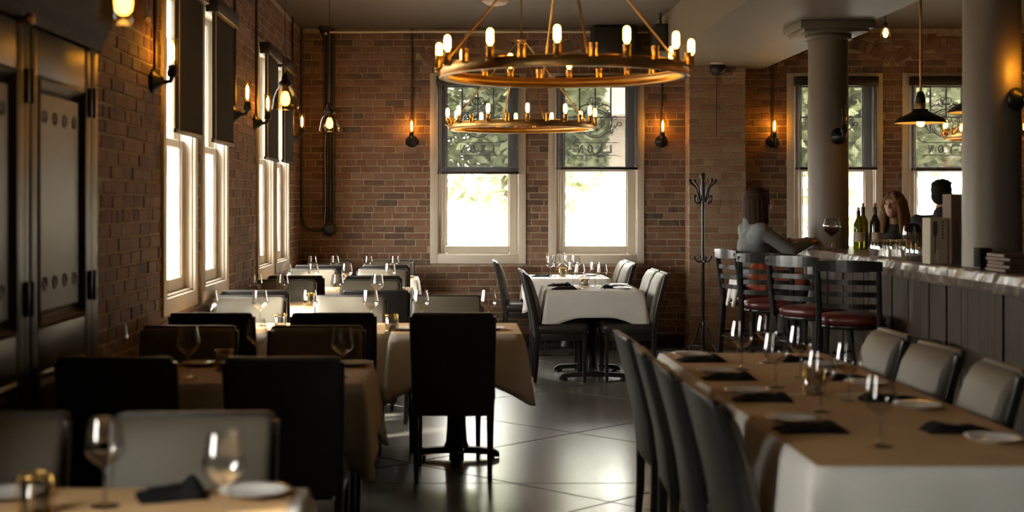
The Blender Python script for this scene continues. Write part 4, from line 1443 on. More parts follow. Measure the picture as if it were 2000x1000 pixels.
# bar stools
def make_stool():
    s = thing('bar_stool', 'x', 'bar stool')
    SH, BT = .74, 1.125
    def by(z):
        t = max(0, (z - SH) / (BT - SH))
        return -.185 - .06 * t
    for sx in (-1, 1):
        MB().loft([[(px + a, py + b, pz) for a, b in rr(w, w + .008, .007, 2)] for px, py, pz, w in ((sx * .205, -.235, 0, .03), (sx * .19, -.2, .5, .036), (sx * .182, -.185, SH, .036), (sx * .182, by(.95), .95, .033), (sx * .182, by(BT - .02), BT - .02, .03))]).build('leg', M['stoolwood'], s)
        MB().loft([[(px + a, py + b, pz) for a, b in rr(w, w, .007, 2)] for px, py, pz, w in ((sx * .21, .225, 0, .03), (sx * .175, .175, SH - .03, .036))]).build('leg', M['stoolwood'], s)
    def slat(z, h, t=.016, ext=0.0):
        rings = []
        for i in range(13):
            u = i / 12 * 2 - 1
            hh = h * (1 - .25 * u * u * (ext > 0))
            yy = by(z) - .028 * (1 - u * u)
            x = u * (.175 + ext)
            rings.append([(x, yy - t / 2, z - hh / 2), (x, yy + t / 2, z - hh / 2), (x, yy + t / 2, z + hh / 2), (x, yy - t / 2, z + hh / 2)])
        return MB().loft(rings, True, False)
    slat(1.095, .075, .024, .03).build('top_rail', M['stoolwood'], s)
    for z in (.995, .92, .845):
        slat(z, .032).build('slat', M['stoolwood'], s)
    MB().loft([[(a, b, z) for a, b in rr(w, w, min(w / 2 - .002, .15), 6)] for z, w in ((SH - .045, .36), (SH - .04, .385), (SH - .02, .39), (SH - .018, .38))]).build('seat_frame', M['stoolwood'], s)
    MB().loft([[(a, b, z) for a, b in rr(w, w, min(w / 2 - .002, .15), 6)] for z, w in ((SH - .018, .37), (SH - .01, .395), (SH + .02, .40), (SH + .042, .37), (SH + .05, .28))]).build('seat', M['burgundy'], s)
    for z, k in ((.22, .1), (.42, .06)):
        q = .205 - z * .04
        MB().tube([(-q, q, z), (q, q, z)], .012, 8).build('rung', M['stoolwood'], s)
        MB().tube([(-q, -q - .01, z + .03), (q, -q - .01, z + .03)], .012, 8).build('rung', M['stoolwood'], s)
        for sx in (-1, 1):
            MB().tube([(sx * q, -q, z + .06), (sx * q, q, z + .06)], .012, 8).build('rung', M['stoolwood'], s)
    return s
place('stool', make_stool, (2.32, 10.70, 0), R(-78), 'black ladder-back bar stool the woman in denim sits on', 'ladder-back bar stools')
place('stool', make_stool, (2.30, 10.05, 0), R(-24), 'black ladder-back bar stool standing in front of the woman in denim', 'ladder-back bar stools')
place('stool', make_stool, (2.43, 9.42, 0), R(-48), 'black ladder-back bar stool in the middle of the row at the bar', 'ladder-back bar stools')
place('stool', make_stool, (2.51, 8.75, 0), R(-22), 'nearest ladder-back bar stool, its slats full to the viewer', 'ladder-back bar stools')
ot = thing('round_stool', 'low dark backless stool in the shade before the bar planks', 'stool', (2.52, 7.75, 0))
MB().loft([[(a, b, z) for a, b in rr(w, w, w / 2 - .002, 8)] for z, w in ((.64, .36), (.65, .40), (.69, .41), (.715, .38), (.72, .3))]).build('seat', M['vinylblack'], ot)
for k in range(4):
    a = R(45 + 90 * k)
    MB().tube([(.2 * math.cos(a), .2 * math.sin(a), 0), (.14 * math.cos(a), .14 * math.sin(a), .645)], [.014, .018], 8).build('leg', M['stoolwood'], ot)
MB().tube([(.178 * math.cos(2 * PI * i / 24), .178 * math.sin(2 * PI * i / 24), .24) for i in range(24)], .009, 6, closed=True).build('foot_ring', M['stoolwood'], ot)

# things on the bar
BT_ = BAR_TOP + .001
def bottle(x, y, glassm, label, capm, s=1.0, lab=True):
    b = thing('wine_bottle', label, 'bottle', (x, y, BT_), R(random.uniform(-30, 10)), 'bottles on the bar')
    MB().lathe([(.001, .004), (.03, 0), (.037, .006), (.038, .02), (.038, .18 * s), (.034, .205 * s), (.02, .235 * s), (.0145, .25 * s), (.014, .295 * s), (.001, .297 * s)], 22).build('bottle_glass', M[glassm], b)
    MB().lathe([(.0152, .255 * s), (.0155, .30 * s), (.0135, .304 * s), (.001, .304 * s)], 14).build('capsule', M[capm], b)
    if capm == 'corkcap':
        MB().lathe([(.0105, .303 * s), (.0115, .33 * s), (.001, .331 * s)], 12).build('cork', M['cork'], b)
    mb = MB()
    n = 10
    r0, r1 = [], []
    for i in range(n + 1):
        a = R(-150 + 120 * i / n)
        r0.append((.0386 * math.cos(a), .0386 * math.sin(a), .06)); r1.append((.0386 * math.cos(a), .0386 * math.sin(a), .13))
    mb.loft([r0, r1], False, True, False)
    mb.build('label', M['labelpaper'], b)
    return b
M['greenglass'] = mat('green_bottle_glass', (0.10, 0.13, 0.012), 0.06, var=0.1, spec=0.8)
for n_ in [M['greenglass'].node_tree.nodes['Principled BSDF']]:
    n_.inputs['Transmission Weight'].default_value = 0.35
M['darkglass'] = mat('dark_bottle_glass', (0.012, 0.014, 0.008), 0.06, var=0.1, spec=0.8)
M['yellowglass'] = mat('yellow_green_bottle_glass', (0.34, 0.36, 0.02), 0.06, var=0.1, spec=0.8)
M['yellowglass'].node_tree.nodes['Principled BSDF'].inputs['Transmission Weight'].default_value = 0.75
M['corkcap'] = mat('dark_foil', (0.02, 0.015, 0.013), 0.35, 0.3)
M['cork'] = mat('cork', (0.33, 0.17, 0.09), 0.9, var=0.2, scale=80)
M['labelpaper'] = mat('label_paper', (0.42, 0.36, 0.27), 0.7, var=0.08)
M['redwine'] = mat('red_wine', (0.03, 0.002, 0.004), 0.1)
bottle(3.03, 10.40, 'yellowglass', 'yellow-green wine bottle at the left of the three on the bar', 'corkcap', .97)
bottle(3.10, 10.52, 'yellowglass', 'corked green wine bottle in the middle of the three', 'corkcap', 1.06)
bottle(3.155, 10.40, 'darkglass', 'dark corked wine bottle at the right of the three', 'corkcap', 1.06)
rw = thing('red_wine_glass', 'large glass of red wine on the bar before the column', 'wine glass', (2.825, 10.38, BT_))
MB().lathe([(.001, 0), (.04, 0), (.04, .003), (.008, .01), (.0045, .02), (.0045, .095), (.02, .11), (.055, .14), (.067, .165), (.066, .19), (.055, .225), (.05, .235)], 28).build('glass', M['wineglass'], rw)
MB().lathe([(.001, .105), (.02, .113), (.053, .142), (.062, .158), (.063, .163), (.001, .163)], 24).build('wine', M['redwine'], rw)
g2 = thing('stemless_glass', 'wine glass on the bar before the fair-haired woman', 'wine glass', (3.20, 9.75, BT_))
MB().lathe([(.001, 0), (.035, 0), (.035, .003), (.006, .01), (.0045, .06), (.02, .075), (.045, .105), (.047, .13), (.037, .19)], 24).build('glass', M['wineglass'], g2)
def tumbler(x, y, key, prof, label, cat, grp):
    def mk():
        return tag(MB().lathe(prof, 20).build(key, M['wineglass']), 'x', cat)
    return place(key, mk, (x, y, BT_), 0, label, grp)
TUMB = [(.028, 0), (.036, .01), (.041, .05), (.038, .10), (.036, .112), (.034, .112), (.036, .1), (.039, .05), (.033, .012), (.001, .012)]
TUMB = [(.036, 0), (.0385, .03), (.04, .06), (.035, .098), (.028, .108), (.001, .11)]
for r_ in range(3):
    for k in range(6):
        tumbler(2.765 + k * .082 + .01 * r_, 8.95 + r_ * .1, 'upturned_tumbler', TUMB, 'upturned clear tumbler on the bar, %s row, %s from the left' % (('front', 'middle', 'back')[r_], ('first', 'second', 'third', 'fourth', 'fifth', 'sixth')[k]), 'glass', 'upside-down tumblers on the bar')
HIGH = [(.001, .004), (.024, .004), (.026, 0), (.030, .008), (.033, .165), (.0315, .165), (.028, .012), (.001, .01)]
for r_ in range(3):
    for k in range(2):
        tumbler(2.775 + k * .07, 8.25 + r_ * .085, 'highball_glass', HIGH, 'tall clear glass by the pale carton, %s %s of its group' % (('front', 'middle', 'back')[r_], ('left', 'right')[k]), 'glass', 'tall glasses on the bar')
M['cardboard'] = mat('pale_carton', (0.34, 0.29, 0.21), 0.7, var=0.05)
M['browncarton'] = mat('brown_carton', (0.10, 0.055, 0.035), 0.7, var=0.1, scale=4)
M['darkprint'] = mat('dark_print', (0.045, 0.035, 0.03), 0.7)
M['paleprint'] = mat('pale_print', (0.5, 0.46, 0.38), 0.7)
bx = thing('pale_carton', 'pale carton printed with a wine glass outline on the bar', 'box', (2.757, 7.95, BT_), R(2))
MB().rbox(-.052, .052, -.06, .06, 0, .265, .002, 1).build('carton', M['cardboard'], bx)
mb = MB()
mb.prism([(-.033, .245), (-.012, .245), (-.008, .2), (-.012, .17), (-.02, .15), (-.02, .06), (-.026, .06), (-.026, .15), (-.034, .17), (-.037, .2)], -.0615, -.0600)
for k, z in enumerate((.15, .168, .186, .204, .222, .24)):
    mb.prism([(.018, z - .006), (.026, z - .006), (.026, z + .006), (.018, z + .006)], -.0612, -.0600)
mb.build('glass_print', M['darkprint'], bx)
MB().prism([(-.018, .012), (-.004, .012), (-.004, .085), (-.018, .085)], -.0613, -.0600).build('white_stripe', M['paleprint'], bx)
bx = thing('brown_carton', 'tall brown carton with a dark bottle printed, against the column on the bar', 'box', (2.848, 7.92, BT_), R(0))
MB().rbox(-.035, .15, -.07, .07, 0, .40, .002, 1).build('carton', M['browncarton'], bx)
mb = MB()
for cx in (-.003, .085):
    mb.prism([(cx - .022, .01), (cx + .022, .01), (cx + .022, .16), (cx + .01, .2), (cx + .009, .26), (cx - .009, .26), (cx - .01, .2), (cx - .022, .16)], -.0716, -.0700)
mb.build('bottle_print', M['darkprint'], bx)
M['menu'] = mat('brown_menu_cover', (0.085, 0.042, 0.02), 0.6, var=0.2)
for k in range(5):
    o = MB().rbox(-.085 + .01 * (k % 2), .10 + .012 * ((k * 3) % 2), -.13, .13 - .01 * (k % 3), 0, .0175, .003, 1).build('menu_book', M['menu'], None, (2.835, 7.05, BT_ + k * .0185), R((0, 4, -3, 5, -2)[k]))
    tag(o, ('bottom', 'second lowest', 'middle', 'second highest', 'topmost')[k] + ' brown menu in the stack on the bar at the right edge', 'menu', 'stacked menus on the bar')
cd_ = thing('napkin_caddy', 'black ribbed napkin caddy on the bar before the column', 'caddy', (2.80, 7.33, BT_))
MB().rbox(-.04, .03, -.05, .05, 0, .012, .003, 1).build('base', M['blackbox'], cd_)
for k in range(8):
    MB().rbox(-.038, .028, -.048, .048, .014 + k * .0125, .024 + k * .0125, .003, 1).build('folded_napkin', M['napkin'], cd_)

# ------------------------------------------------------------------ coat stand
cs = thing('coat_stand', 'black wrought-iron coat stand before the pale brick pier', 'coat stand', (2.455, 13.72, 0))
MB().lathe([(.018, .12), (.016, .3), (.016, .88), (.02, .9), (.02, .93), (.016, .95), (.015, 1.5), (.02, 1.55), (.024, 1.66), (.02, 1.7), (.012, 1.715), (.022, 1.73), (.03, 1.75), (.026, 1.772), (.012, 1.785), (.001, 1.79)], 16).build('pole', M['blackmetal'], cs)
for k in range(6):
    a = R(60 * k + 15)
    c, s_ = math.cos(a), math.sin(a)
    P = [(0.012, .27), (.035, .3), (.05, .27), (.065, .2), (.10, .1), (.15, .04), (.185, .012), (.2, .03), (.19, .045), (.175, .035)]
    MB().tube([(p * c, p * s_, z) for p, z in P], .009, 7).build('leg', M['blackmetal'], cs)
MB().tube([(.12 * math.cos(2 * PI * i / 28), .12 * math.sin(2 * PI * i / 28), .078) for i in range(28)], .006, 6, closed=True).build('base_ring', M['blackmetal'], cs)
MB().tube([(.185 * math.cos(2 * PI * i / 28), .185 * math.sin(2 * PI * i / 28), .008) for i in range(28)], .006, 6, closed=True).build('floor_ring', M['blackmetal'], cs)
for k in range(4):
    a = R(90 * k + 24)
    c, s_ = math.cos(a), math.sin(a)
    P = bez((.02, 1.52), (.06, 1.50), (.05, 1.62), (.10, 1.66), 8) + bez((.10, 1.66), (.13, 1.68), (.145, 1.69), (.15, 1.70), 4)[1:]
    h = MB().tube([(p * c, p * s_, z) for p, z in P], .010, 7)
    h.sphere((.152 * c, .152 * s_, 1.71), .019, 10, 8)
    P = [(.02, 1.56)] + [(.062 + .04 * math.cos(R(t)), 1.53 + .045 * math.sin(R(t))) for t in range(160, 391, 20)]
    h.tube([(p * c, p * s_, z) for p, z in P], .009, 7)
    h.sphere((.097 * c, .097 * s_, 1.555), .016, 10, 8)
    h.build('coat_hook', M['blackmetal'], cs)
for k in range(4):
    a = R(90 * k + 10)
    c, s_ = math.cos(a), math.sin(a)
    h = MB().tube([(p * c, p * s_, z) for p, z in bez((.014, .92), (.05, .88), (.07, .92), (.085, .945), 7)], .008, 7)
    h.sphere((.088 * c, .088 * s_, .95), .014, 10, 8)
    h.build('umbrella_hook', M['blackmetal'], cs)

# ------------------------------------------------------------------ people
def capsule(mb, a, b, ra, rb, n=14):
    a, b = Vector(a), Vector(b)
    d = (b - a)
    L = max(d.length, 1e-4)
    d.normalize()
    pts, rs = [], []
    for t in (-.999, -.9, -.7, -.4, 0):
        pts.append(a + d * (ra * t)); rs.append(ra * math.sqrt(max(1e-4, 1 - t * t)))
    for t in (0, .4, .7, .9, .999):
        pts.append(b + d * (rb * t)); rs.append(rb * math.sqrt(max(1e-4, 1 - t * t)))
    mb.tube(pts, rs, n)
def blob(name, mb, material, parent, voxel, smooth=6):
    """fuse overlapping volumes into one continuous smooth skin"""
    tmp = bpy.data.objects.new('tmp', mb.mesh('tmp', material))
    COL.objects.link(tmp)
    r = tmp.modifiers.new('r', 'REMESH'); r.mode = 'VOXEL'; r.voxel_size = voxel; r.use_smooth_shade = True
    s = tmp.modifiers.new('s', 'SMOOTH'); s.iterations = smooth; s.factor = .5
    dg = bpy.context.evaluated_depsgraph_get()
    me = bpy.data.meshes.new_from_object(tmp.evaluated_get(dg))
    me.name = name
    if not me.materials:
        me.materials.append(material)
    bpy.data.objects.remove(tmp)
    o = bpy.data.objects.new(name, me)
    COL.objects.link(o)
    o.parent = parent
    return o

def hand(mb, w, dirv, up, side):
    """palm and five bent fingers, from the wrist along dirv"""
    w, d, u = Vector(w), Vector(dirv).normalized(), Vector(up).normalized()
    s = d.cross(u).normalized() * side
    u = s.cross(d).normalized() * (1 if side > 0 else -1)
    for q in (-.022, -.007, .008, .022):
        capsule(mb, w + d * .01 + s * q * .7, w + d * .078 + s * q, .016, .0115, 8)
    for q, l in ((-.026, .058), (-.009, .07), (.009, .076), (.026, .068)):
        k0 = w + d * .085 + s * q
        k1 = k0 + d * l * .48 + u * .006
        k2 = k1 + d * l * .3 - u * .016
        k3 = k2 + d * l * .16 - u * .018
        capsule(mb, k0, k1, .0098, .0092, 8); capsule(mb, k1, k2, .0092, .0085, 8); capsule(mb, k2, k3, .0085, .0075, 8)
    t0 = w + d * .025 + s * .028
    t1 = t0 + d * .03 + s * .028 - u * .008
    t2 = t1 + d * .032 + s * .004 - u * .008
    capsule(mb, t0, t1, .014, .011, 8); capsule(mb, t1, t2, .011, .009, 8)

def head(mb, c, yaw, pitch, k=1.0):
    """skull, jaw, brow, nose, lips, chin, ears; returns the head transform"""
    h = MB()
    h.sphere((0, -.012, .028), (.073, .092, .086), 20, 14)
    h.sphere((0, .018, -.02), (.06, .07, .085), 18, 12)
    h.sphere((0, .045, -.075), (.036, .034, .03), 14, 10)         # chin
    capsule(h, (-.032, .072, .032), (.032, .072, .032), .013, .013, 10)   # brow
    capsule(h, (0, .082, .022), (0, .102, -.014), .008, .0125, 10)      # nose
    capsule(h, (-.011, .09, -.018), (.011, .09, -.018), .0085, .0085, 8)
    capsule(h, (-.019, .080, -.044), (.019, .080, -.044), .0075, .0075, 8)    # lips
    capsule(h, (-.016, .078, -.055), (.016, .078, -.055), .008, .008, 8)
    for s in (-1, 1):
        h.sphere((s * .038, .056, -.008), (.024, .022, .022), 12, 8)   # cheeks
        h.sphere((s * .074, -.006, -.002), (.010, .02, .032), 12, 8)   # ears
    T = Matrix.Translation(c) @ Matrix.Rotation(yaw, 4, 'Z') @ Matrix.Rotation(pitch, 4, 'X') @ Matrix.Scale(k, 4)
    h.xform(T)
    mb.add(h.v, h.f, True)
    return T

M['skin'] = mat('skin', (0.42, 0.23, 0.155), 0.5, var=0.05)
M['denim'] = mat('light_denim', (0.14, 0.152, 0.152), 0.85, var=0.15, scale=30, bump=0.15, bscale=200)
M['redcloth'] = mat('orange_red_cloth', (0.40, 0.095, 0.055), 0.8, var=0.15, scale=10, bump=0.1)
M['blackcloth'] = mat('black_clothing', (0.016, 0.015, 0.016), 0.85, var=0.1, bump=0.1)
M['brownhair'] = mat('dark_brown_hair', (0.03, 0.014, 0.008), 0.7, spec=0.15, var=0.35, scale=8, stretch=(40, 40, 2), bump=0.25, bscale=30)
M['fairhair'] = mat('fair_brown_hair', (0.15, 0.075, 0.032), 0.7, spec=0.15, var=0.35, scale=8, stretch=(40, 40, 2), bump=0.25, bscale=30)
M['blackhair'] = mat('black_hair', (0.01, 0.008, 0.007), 0.7, spec=0.15, var=0.3, scale=60, bump=0.4, bscale=150)
M['eyewhite'] = mat('eye_white', (0.7, 0.68, 0.65), 0.25)
M['iris'] = mat('dark_iris', (0.03, 0.018, 0.012), 0.15)
M['whitecloth'] = mat('white_cotton', (0.72, 0.71, 0.70), 0.9, var=0.03)

def person(label, loc, rz, pose, jacket, trousers, hairfn, hairm, k=1.0, extra=None):
    p = thing('person', label, 'person', loc, rz)
    J = dict(pel=(0, -.03, .885), waist=(0, -.035, 1.0), chest=(0, -.015, 1.16), neck=(0, -.015, 1.315), neck2=(0, .008, 1.395),
             shl=(-.158, -.015, 1.275), shr=(.158, -.015, 1.275), hpl=(-.085, 0, .87), hpr=(.085, 0, .87),
             knl=(-.11, .33, .86), knr=(.11, .33, .86), anl=(-.10, .27, .45), anr=(.10, .27, .45), tol=(-.11, .38, .43), tor=(.11, .38, .43),
             ell=(-.21, .12, 1.06), elr=(.21, .12, 1.06), hal=(-.12, .33, 1.0), har=(.12, .33, 1.0), head=(0, .03, 1.485), yaw=0, pitch=0)
    J.update(pose)
    if k != 1.0:
        for q in J:
            if isinstance(J[q], tuple):
                x, y, z = J[q]
                J[q] = (x * k, y * k, .79 + (z - .79) * k)
    b = MB()
    def limb(mb, e):
        g = e
        capsule(mb, J['pel'], J['waist'], .105 * k + g, .095 * k + g); capsule(mb, J['waist'], J['chest'], .098 * k + g, .112 * k + g)
        for s in ('l', 'r'):
            capsule(mb, J['hp' + s], J['waist'], .09 * k + g, .07 * k + g)
            capsule(mb, J['chest'], J['sh' + s], .09 * k + g, .05 * k + g)
            n0 = J['neck']
            capsule(mb, (n0[0], n0[1], n0[2] - .035 * k), J['sh' + s], .05 * k + g * .5, .042 * k + g)
    limb(b, 0)
    capsule(b, J['neck'], J['neck2'], .056 * k, .047 * k)
    capsule(b, J['chest'], J['neck'], .09 * k, .056 * k)
    for s in ('l', 'r'):
        capsule(b, J['hp' + s], J['kn' + s], .085 * k, .056 * k); capsule(b, J['kn' + s], J['an' + s], .052 * k, .034 * k); capsule(b, J['an' + s], J['to' + s], .034, .026)
        capsule(b, J['sh' + s], J['el' + s], .048 * k, .038 * k); capsule(b, J['el' + s], J['ha' + s], .037 * k, .024 * k)
        d = Vector(J['ha' + s]) - Vector(J['el' + s])
        hand(b, J['ha' + s], (d.x, d.y, d.z * .3), (0, 0, 1), 1 if s == 'l' else -1)
    T = head(b, J['head'], J['yaw'], J['pitch'], k)
    blob('body', b, M['skin'], p, .0065, 4)
    j = MB()
    limb(j, .016)
    for s in ('l', 'r'):
        capsule(j, J['sh' + s], J['el' + s], .057 * k, .05 * k)
        e, h_ = Vector(J['el' + s]), Vector(J['ha' + s])
        capsule(j, e, e + (h_ - e) * .93, .05 * k, .036 * k)
    c_, n_ = Vector(J['chest']), Vector(J['neck'])
    capsule(j, c_, c_ + (n_ - c_) * .75, .10 * k, .078 * k)
    capsule(j, (J['neck'][0], J['neck'][1] - .02, J['neck'][2] - .02), (J['neck'][0], J['neck'][1] - .03, J['neck'][2] + .03), .062 * k, .058 * k)
    blob('jacket', j, jacket, p, .011, 5)
    t = MB()
    capsule(t, J['pel'], (J['pel'][0], J['pel'][1], J['pel'][2] + .05), .122 * k, .112 * k)
    for s in ('l', 'r'):
        capsule(t, J['hp' + s], J['kn' + s], .097 * k, .068 * k); capsule(t, J['kn' + s], J['an' + s], .064 * k, .048 * k)
    blob('trousers', t, trousers, p, .012, 5)
    sh = MB()
    for s in ('l', 'r'):
        capsule(sh, J['an' + s], J['to' + s], .043, .036)
    blob('shoes', sh, M['vinylblack'], p, .01, 4)
    hm = MB()
    hairfn(hm)
    hm.xform(T)
    blob('hair', hm, hairm, p, .0065, 3)
    ew, ir = MB(), MB()
    for s in (-1, 1):
        ew.sphere((s * .030, .0735, .010), (.0125, .0105, .008), 12, 8)
        ir.sphere((s * .030, .0815, .010), (.0058, .0038, .0058), 10, 6)
    ew.xform(T).build('eyes', M['eyewhite'], p)
    ir.xform(T).build('irises', M['iris'], p)
    if extra:
        extra(p)
    return p

def hair_bob(h):
    h.sphere((0, -.02, .042), (.086, .1, .088), 20, 14)
    for k in range(15):
        a = R(-52 + (284) * k / 14)
        x, y = .076 * math.cos(a), -.018 - .085 * math.sin(a)
        if abs(x) < .05 and y > 0.04: continue
        capsule(h, (x * .95, y, .03), (x * 1.12, y * 1.05 - .005, -.165 + .012 * (k % 3)), .03, .022, 8)
    capsule(h, (.05, .05, .085), (.078, .045, .0), .02, .018, 8)
    capsule(h, (-.05, .05, .085), (-.078, .045, .0), .02, .018, 8)
def hair_long(h):
    h.sphere((0, -.022, .044), (.087, .1, .088), 20, 14)
    rnd = random.Random(4)
    for k in range(17):
        a = R(-58 + 296 * k / 16)
        x, y = .078 * math.cos(a), -.02 - .085 * math.sin(a)
        if abs(x) < .052 and y > .035: continue
        w1 = (x * 1.25 + rnd.uniform(-.012, .012), y * 1.1 + rnd.uniform(-.012, .012), -.09)
        w2 = (x * 1.35 + rnd.uniform(-.02, .02), y * 1.05 + rnd.uniform(-.015, .015), -.20 + rnd.uniform(-.03, .03))
        capsule(h, (x * .95, y, .04), w1, .03, .03, 8); capsule(h, w1, w2, .03, .018, 8)
    capsule(h, (.02, .06, .1), (.078, .052, -.01), .018, .018, 8)
    capsule(h, (-.02, .06, .1), (-.08, .052, -.03), .02, .02, 8)
def hair_short(h):
    h.sphere((0, -.024, .05), (.08, .094, .084), 20, 14)
    h.sphere((0, -.055, .0), (.071, .06, .07), 16, 10)
    for k in range(40):
        a = R(137.5 * k); r = .075 * math.sqrt((k + .5) / 40)
        x, y = r * math.cos(a), r * math.sin(a) - .015
        z = .05 + .075 * math.sqrt(max(0, 1 - (r / .085) ** 2))
        capsule(h, (x, y, z), (x * 1.12, y * 1.12 + .008, z + .016), .012, .006, 6)

def denim_extra(p):
    s = MB()
    for k in range(9):                       # bunched orange-red cloth round the lap and hips
        a = R(-200 + 220 * k / 8)
        x, y = .15 * math.cos(a), -.02 - .13 * math.sin(a)
        capsule(s, (x * .8, y * .8, .99), (x * 1.05, y * 1.05, .84), .04, .05, 10)
    for sx in (-1, 1):
        capsule(s, (sx * .1, .02, .92), (sx * .13, .30, .89), .085, .07, 12)
    blob('skirt', s, M['redcloth'], p, .011, 3)
    w = MB()                                # white shirt tail hanging behind
    for k in range(4):
        capsule(w, (-.06 + .045 * k, -.165, .90), (-.07 + .05 * k, -.20 - .012 * (k % 2), .70 + .03 * (k % 3)), .022, .016, 8)
    blob('shirt_tail', w, M['whitecloth'], p, .008, 3)
    MB().tube([(.08 * math.cos(t), -.0 + .09 * math.sin(t) , 1.578 - .012 * math.cos(2 * t)) for t in [R(10 + 160 * i / 12) for i in range(13)]], .0045, 6).build('sunglasses', M['blackbox'], p)

person('woman with a dark bob in a light denim jacket, reaching onto the bar', (2.32, 10.70, 0), R(-80),
       dict(elr=(.20, .20, 1.12), har=(.10, .40, 1.185), ell=(-.2, .16, 1.08), hal=(-.08, .33, 1.19), yaw=R(-6), pitch=R(4)), M['denim'], M['blackcloth'], hair_bob, M['brownhair'], 1.0, denim_extra)
place('stool', make_stool, (3.66, 11.52, 0), R(140), 'bar stool under the fair-haired woman beyond the bar', 'ladder-back bar stools')
person('smiling woman with long fair hair in black, seated beyond the bar', (3.66, 11.52, 0), R(142),
       dict(yaw=R(-4), pitch=R(3)), M['blackcloth'], M['blackcloth'], hair_long, M['fairhair'], .97)
place('stool', make_stool, (4.27, 12.15, 0), R(-25), 'bar stool under the man in black beyond the bar', 'ladder-back bar stools')
person('man with short black hair in black, back of the head to the viewer', (4.27, 12.15, 0), R(-30),
       dict(shl=(-.185, -.015, 1.275), shr=(.185, -.015, 1.275), yaw=R(-8)), M['blackcloth'], M['blackcloth'], hair_short, M['blackhair'], 1.09)

# ------------------------------------------------------------------ outdoors
M['paving'] = mat('sunlit_paving', (0.55, 0.53, 0.49), 0.9, var=0.1, scale=1.5)
M['leaf'] = mat('tree_leaf', (0.25, 0.275, 0.135), 0.7, var=0.5, scale=1.2)
M['leaf'].node_tree.nodes['Principled BSDF'].inputs['Transmission Weight'].default_value = 0.0
M['bark'] = mat('bark', (0.10, 0.075, 0.055), 0.9, var=0.3)
M['stucco'] = mat('pale_stucco', (0.55, 0.47, 0.38), 0.9, var=0.06, scale=2)
M['roof'] = mat('grey_brown_roof', (0.42, 0.34, 0.28), 0.9, var=0.2, scale=10)
M['redhouse'] = mat('red_house_brick', (0.34, 0.13, 0.08), 0.9, var=0.2, scale=10)
M['whitewood'] = mat('white_painted_wood', (0.75, 0.74, 0.72), 0.6, var=0.03)
M['housepane'] = mat('dark_house_pane', (0.05, 0.06, 0.07), 0.1)
gr = MB().box(-40, 50, -15, 70, -.5, -.45).build('ground', M['paving'])
struct(gr, 'pale sunlit paving outside the windows')
def tree(x, y, h, r, seed, label):
    t = thing('street_tree', label, 'tree', (x, y, -.45), group='trees outside the back windows')
    rnd = random.Random(seed)
    mb = MB().tube([(0, 0, 0), (.05, .03, h * .3), (-.03, .05, h * .6)], [.16, .12, .07], 10)
    for k in range(5):
        a = rnd.uniform(0, 6.3)
        mb.tube([(0, .03, h * rnd.uniform(.3, .5)), (r * .5 * math.cos(a), r * .5 * math.sin(a), h * rnd.uniform(.6, .8))], [.06, .02], 7)
    mb.build('trunk', M['bark'], t)
    vs, fs = [], []
    blobs = [(rnd.uniform(-.55, .55) * r, rnd.uniform(-.55, .55) * r, h * rnd.uniform(.4, .88), r * rnd.uniform(.4, .6)) for _ in range(11)]
    for k in range(5200):
        bx_, by_, bz_, br_ = blobs[rnd.randrange(len(blobs))]
        v = Vector((rnd.gauss(0, 1), rnd.gauss(0, 1), rnd.gauss(0, 1))).normalized() * br_ * rnd.uniform(.75, 1.05)
        c = Vector((bx_, by_, bz_)) + v
        s = rnd.uniform(.09, .17)
        u = Vector((rnd.gauss(0, 1), rnd.gauss(0, 1), rnd.gauss(0, .6))).normalized()
        w = u.cross(Vector((rnd.gauss(0, 1), rnd.gauss(0, 1), rnd.gauss(0, 1)))).normalized()
        o = len(vs)
        vs += [tuple(c - u * s), tuple(c + w * s * .45), tuple(c + u * s), tuple(c - w * s * .45)]
        fs.append((o, o + 1, o + 2, o + 3))
    tag(MB().add(vs, fs).build('crown', M['leaf'], t), None, None, None, 'stuff')
for x, y, h, r, l in ((-2.6, 25, 5.6, 2.4, 'leafy tree at the left outside the leftmost back window'), (1.0, 26.5, 5.8, 2.0, 'leafy tree seen through the middle of the leftmost back window'), (6.6, 25, 6.0, 2.5, 'leafy tree outside the window behind the column'), (10.9, 25.5, 5.8, 2.4, 'leafy tree outside the rightmost back window'),
                      (2.2, 30, 6.5, 1.1, 'tree outside at the left of the window beside the coat stand'), (12.4, 30, 6.4, 2.8, 'tree farther right beyond the rightmost back window'), (4.6, 46, 8.0, 3.4, 'distant tree rising behind the pale house')):
    tree(x, y, h, r, int(x * 10) + 50, l)
hs = thing('pale_house', 'pale stucco house with grey roof outside the window beside the coat stand', 'building', (5.3, 34, -.45))
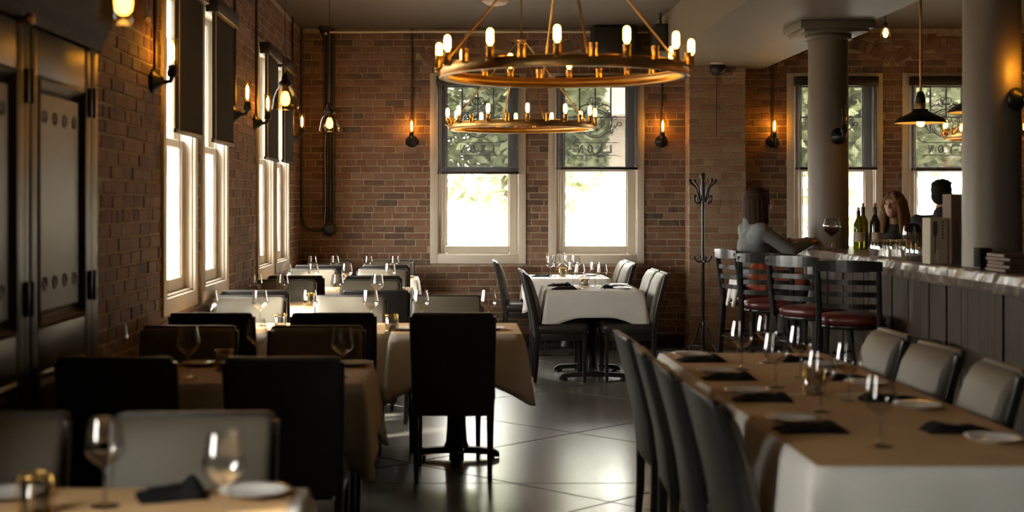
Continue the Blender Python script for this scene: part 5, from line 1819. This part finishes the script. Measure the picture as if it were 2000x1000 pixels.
MB().box(-2.0, 2.6, 0, 6, 0, 4.1).build('wall', M['stucco'], hs)
MB().loft([[(-2.3, -.4, 4.0), (3.0, -.4, 4.0), (3.0, -.4, 4.1), (-2.3, -.4, 4.1)], [(-1.0, 3, 5.8), (2.0, 3, 5.8), (2.0, 3, 5.9), (-1.0, 3, 5.9)], [(-2.3, 6.4, 4.0), (3.0, 6.4, 4.0), (3.0, 6.4, 4.1), (-2.3, 6.4, 4.1)]], True, False).build('roof', M['roof'], hs)
for x in (-.5, 1.2):
    w_ = MB().box(x - .4, x + .4, -.06, .02, 2.5, 3.6).build('window', M['whitewood'], hs)
    MB().box(x - .33, x + .33, -.075, -.055, 2.57, 3.53).build('pane', M['housepane'], w_)
MB().box(.5, .95, 2.4, 2.9, 5.2, 6.4).build('chimney', M['redhouse'], hs)
hs = thing('brick_house', 'red brick house beyond the rightmost back window', 'building', (13.0, 36, -.45))
MB().box(-2.4, 4, 0, 6, 0, 3.2).build('wall', M['redhouse'], hs)
MB().loft([[(-2.8, -.4, 3.1), (4.4, -.4, 3.1), (4.4, -.4, 3.2), (-2.8, -.4, 3.2)], [(-2.8, 3, 5.0), (4.4, 3, 5.0), (4.4, 3, 5.1), (-2.8, 3, 5.1)], [(-2.8, 6.4, 3.1), (4.4, 6.4, 3.1), (4.4, 6.4, 3.2), (-2.8, 6.4, 3.2)]], True, False).build('roof', M['roof'], hs)
for x in (-1.5, .2, 2.0):
    w_ = MB().box(x - .45, x + .45, -.06, .02, .9, 2.4).build('window', M['whitewood'], hs)
    MB().box(x - .37, x + .37, -.075, -.055, .98, 2.32).build('pane', M['housepane'], w_)
fn = thing('board_fence', 'white horizontal board fence outside the window behind the column', 'fence', (5.35, 18.0, -.45))
for x in (-1.0, -.1, .8, 1.7):
    MB().rbox(x - .05, x + .05, -.05, .05, 0, 2.4, .01).build('post', M['whitewood'], fn)
for z in (.5, .95, 1.4, 1.82, 2.2):
    MB().rbox(-1.0, 1.7, -.075, -.05, z - .07, z + .07, .006).build('board', M['whitewood'], fn)
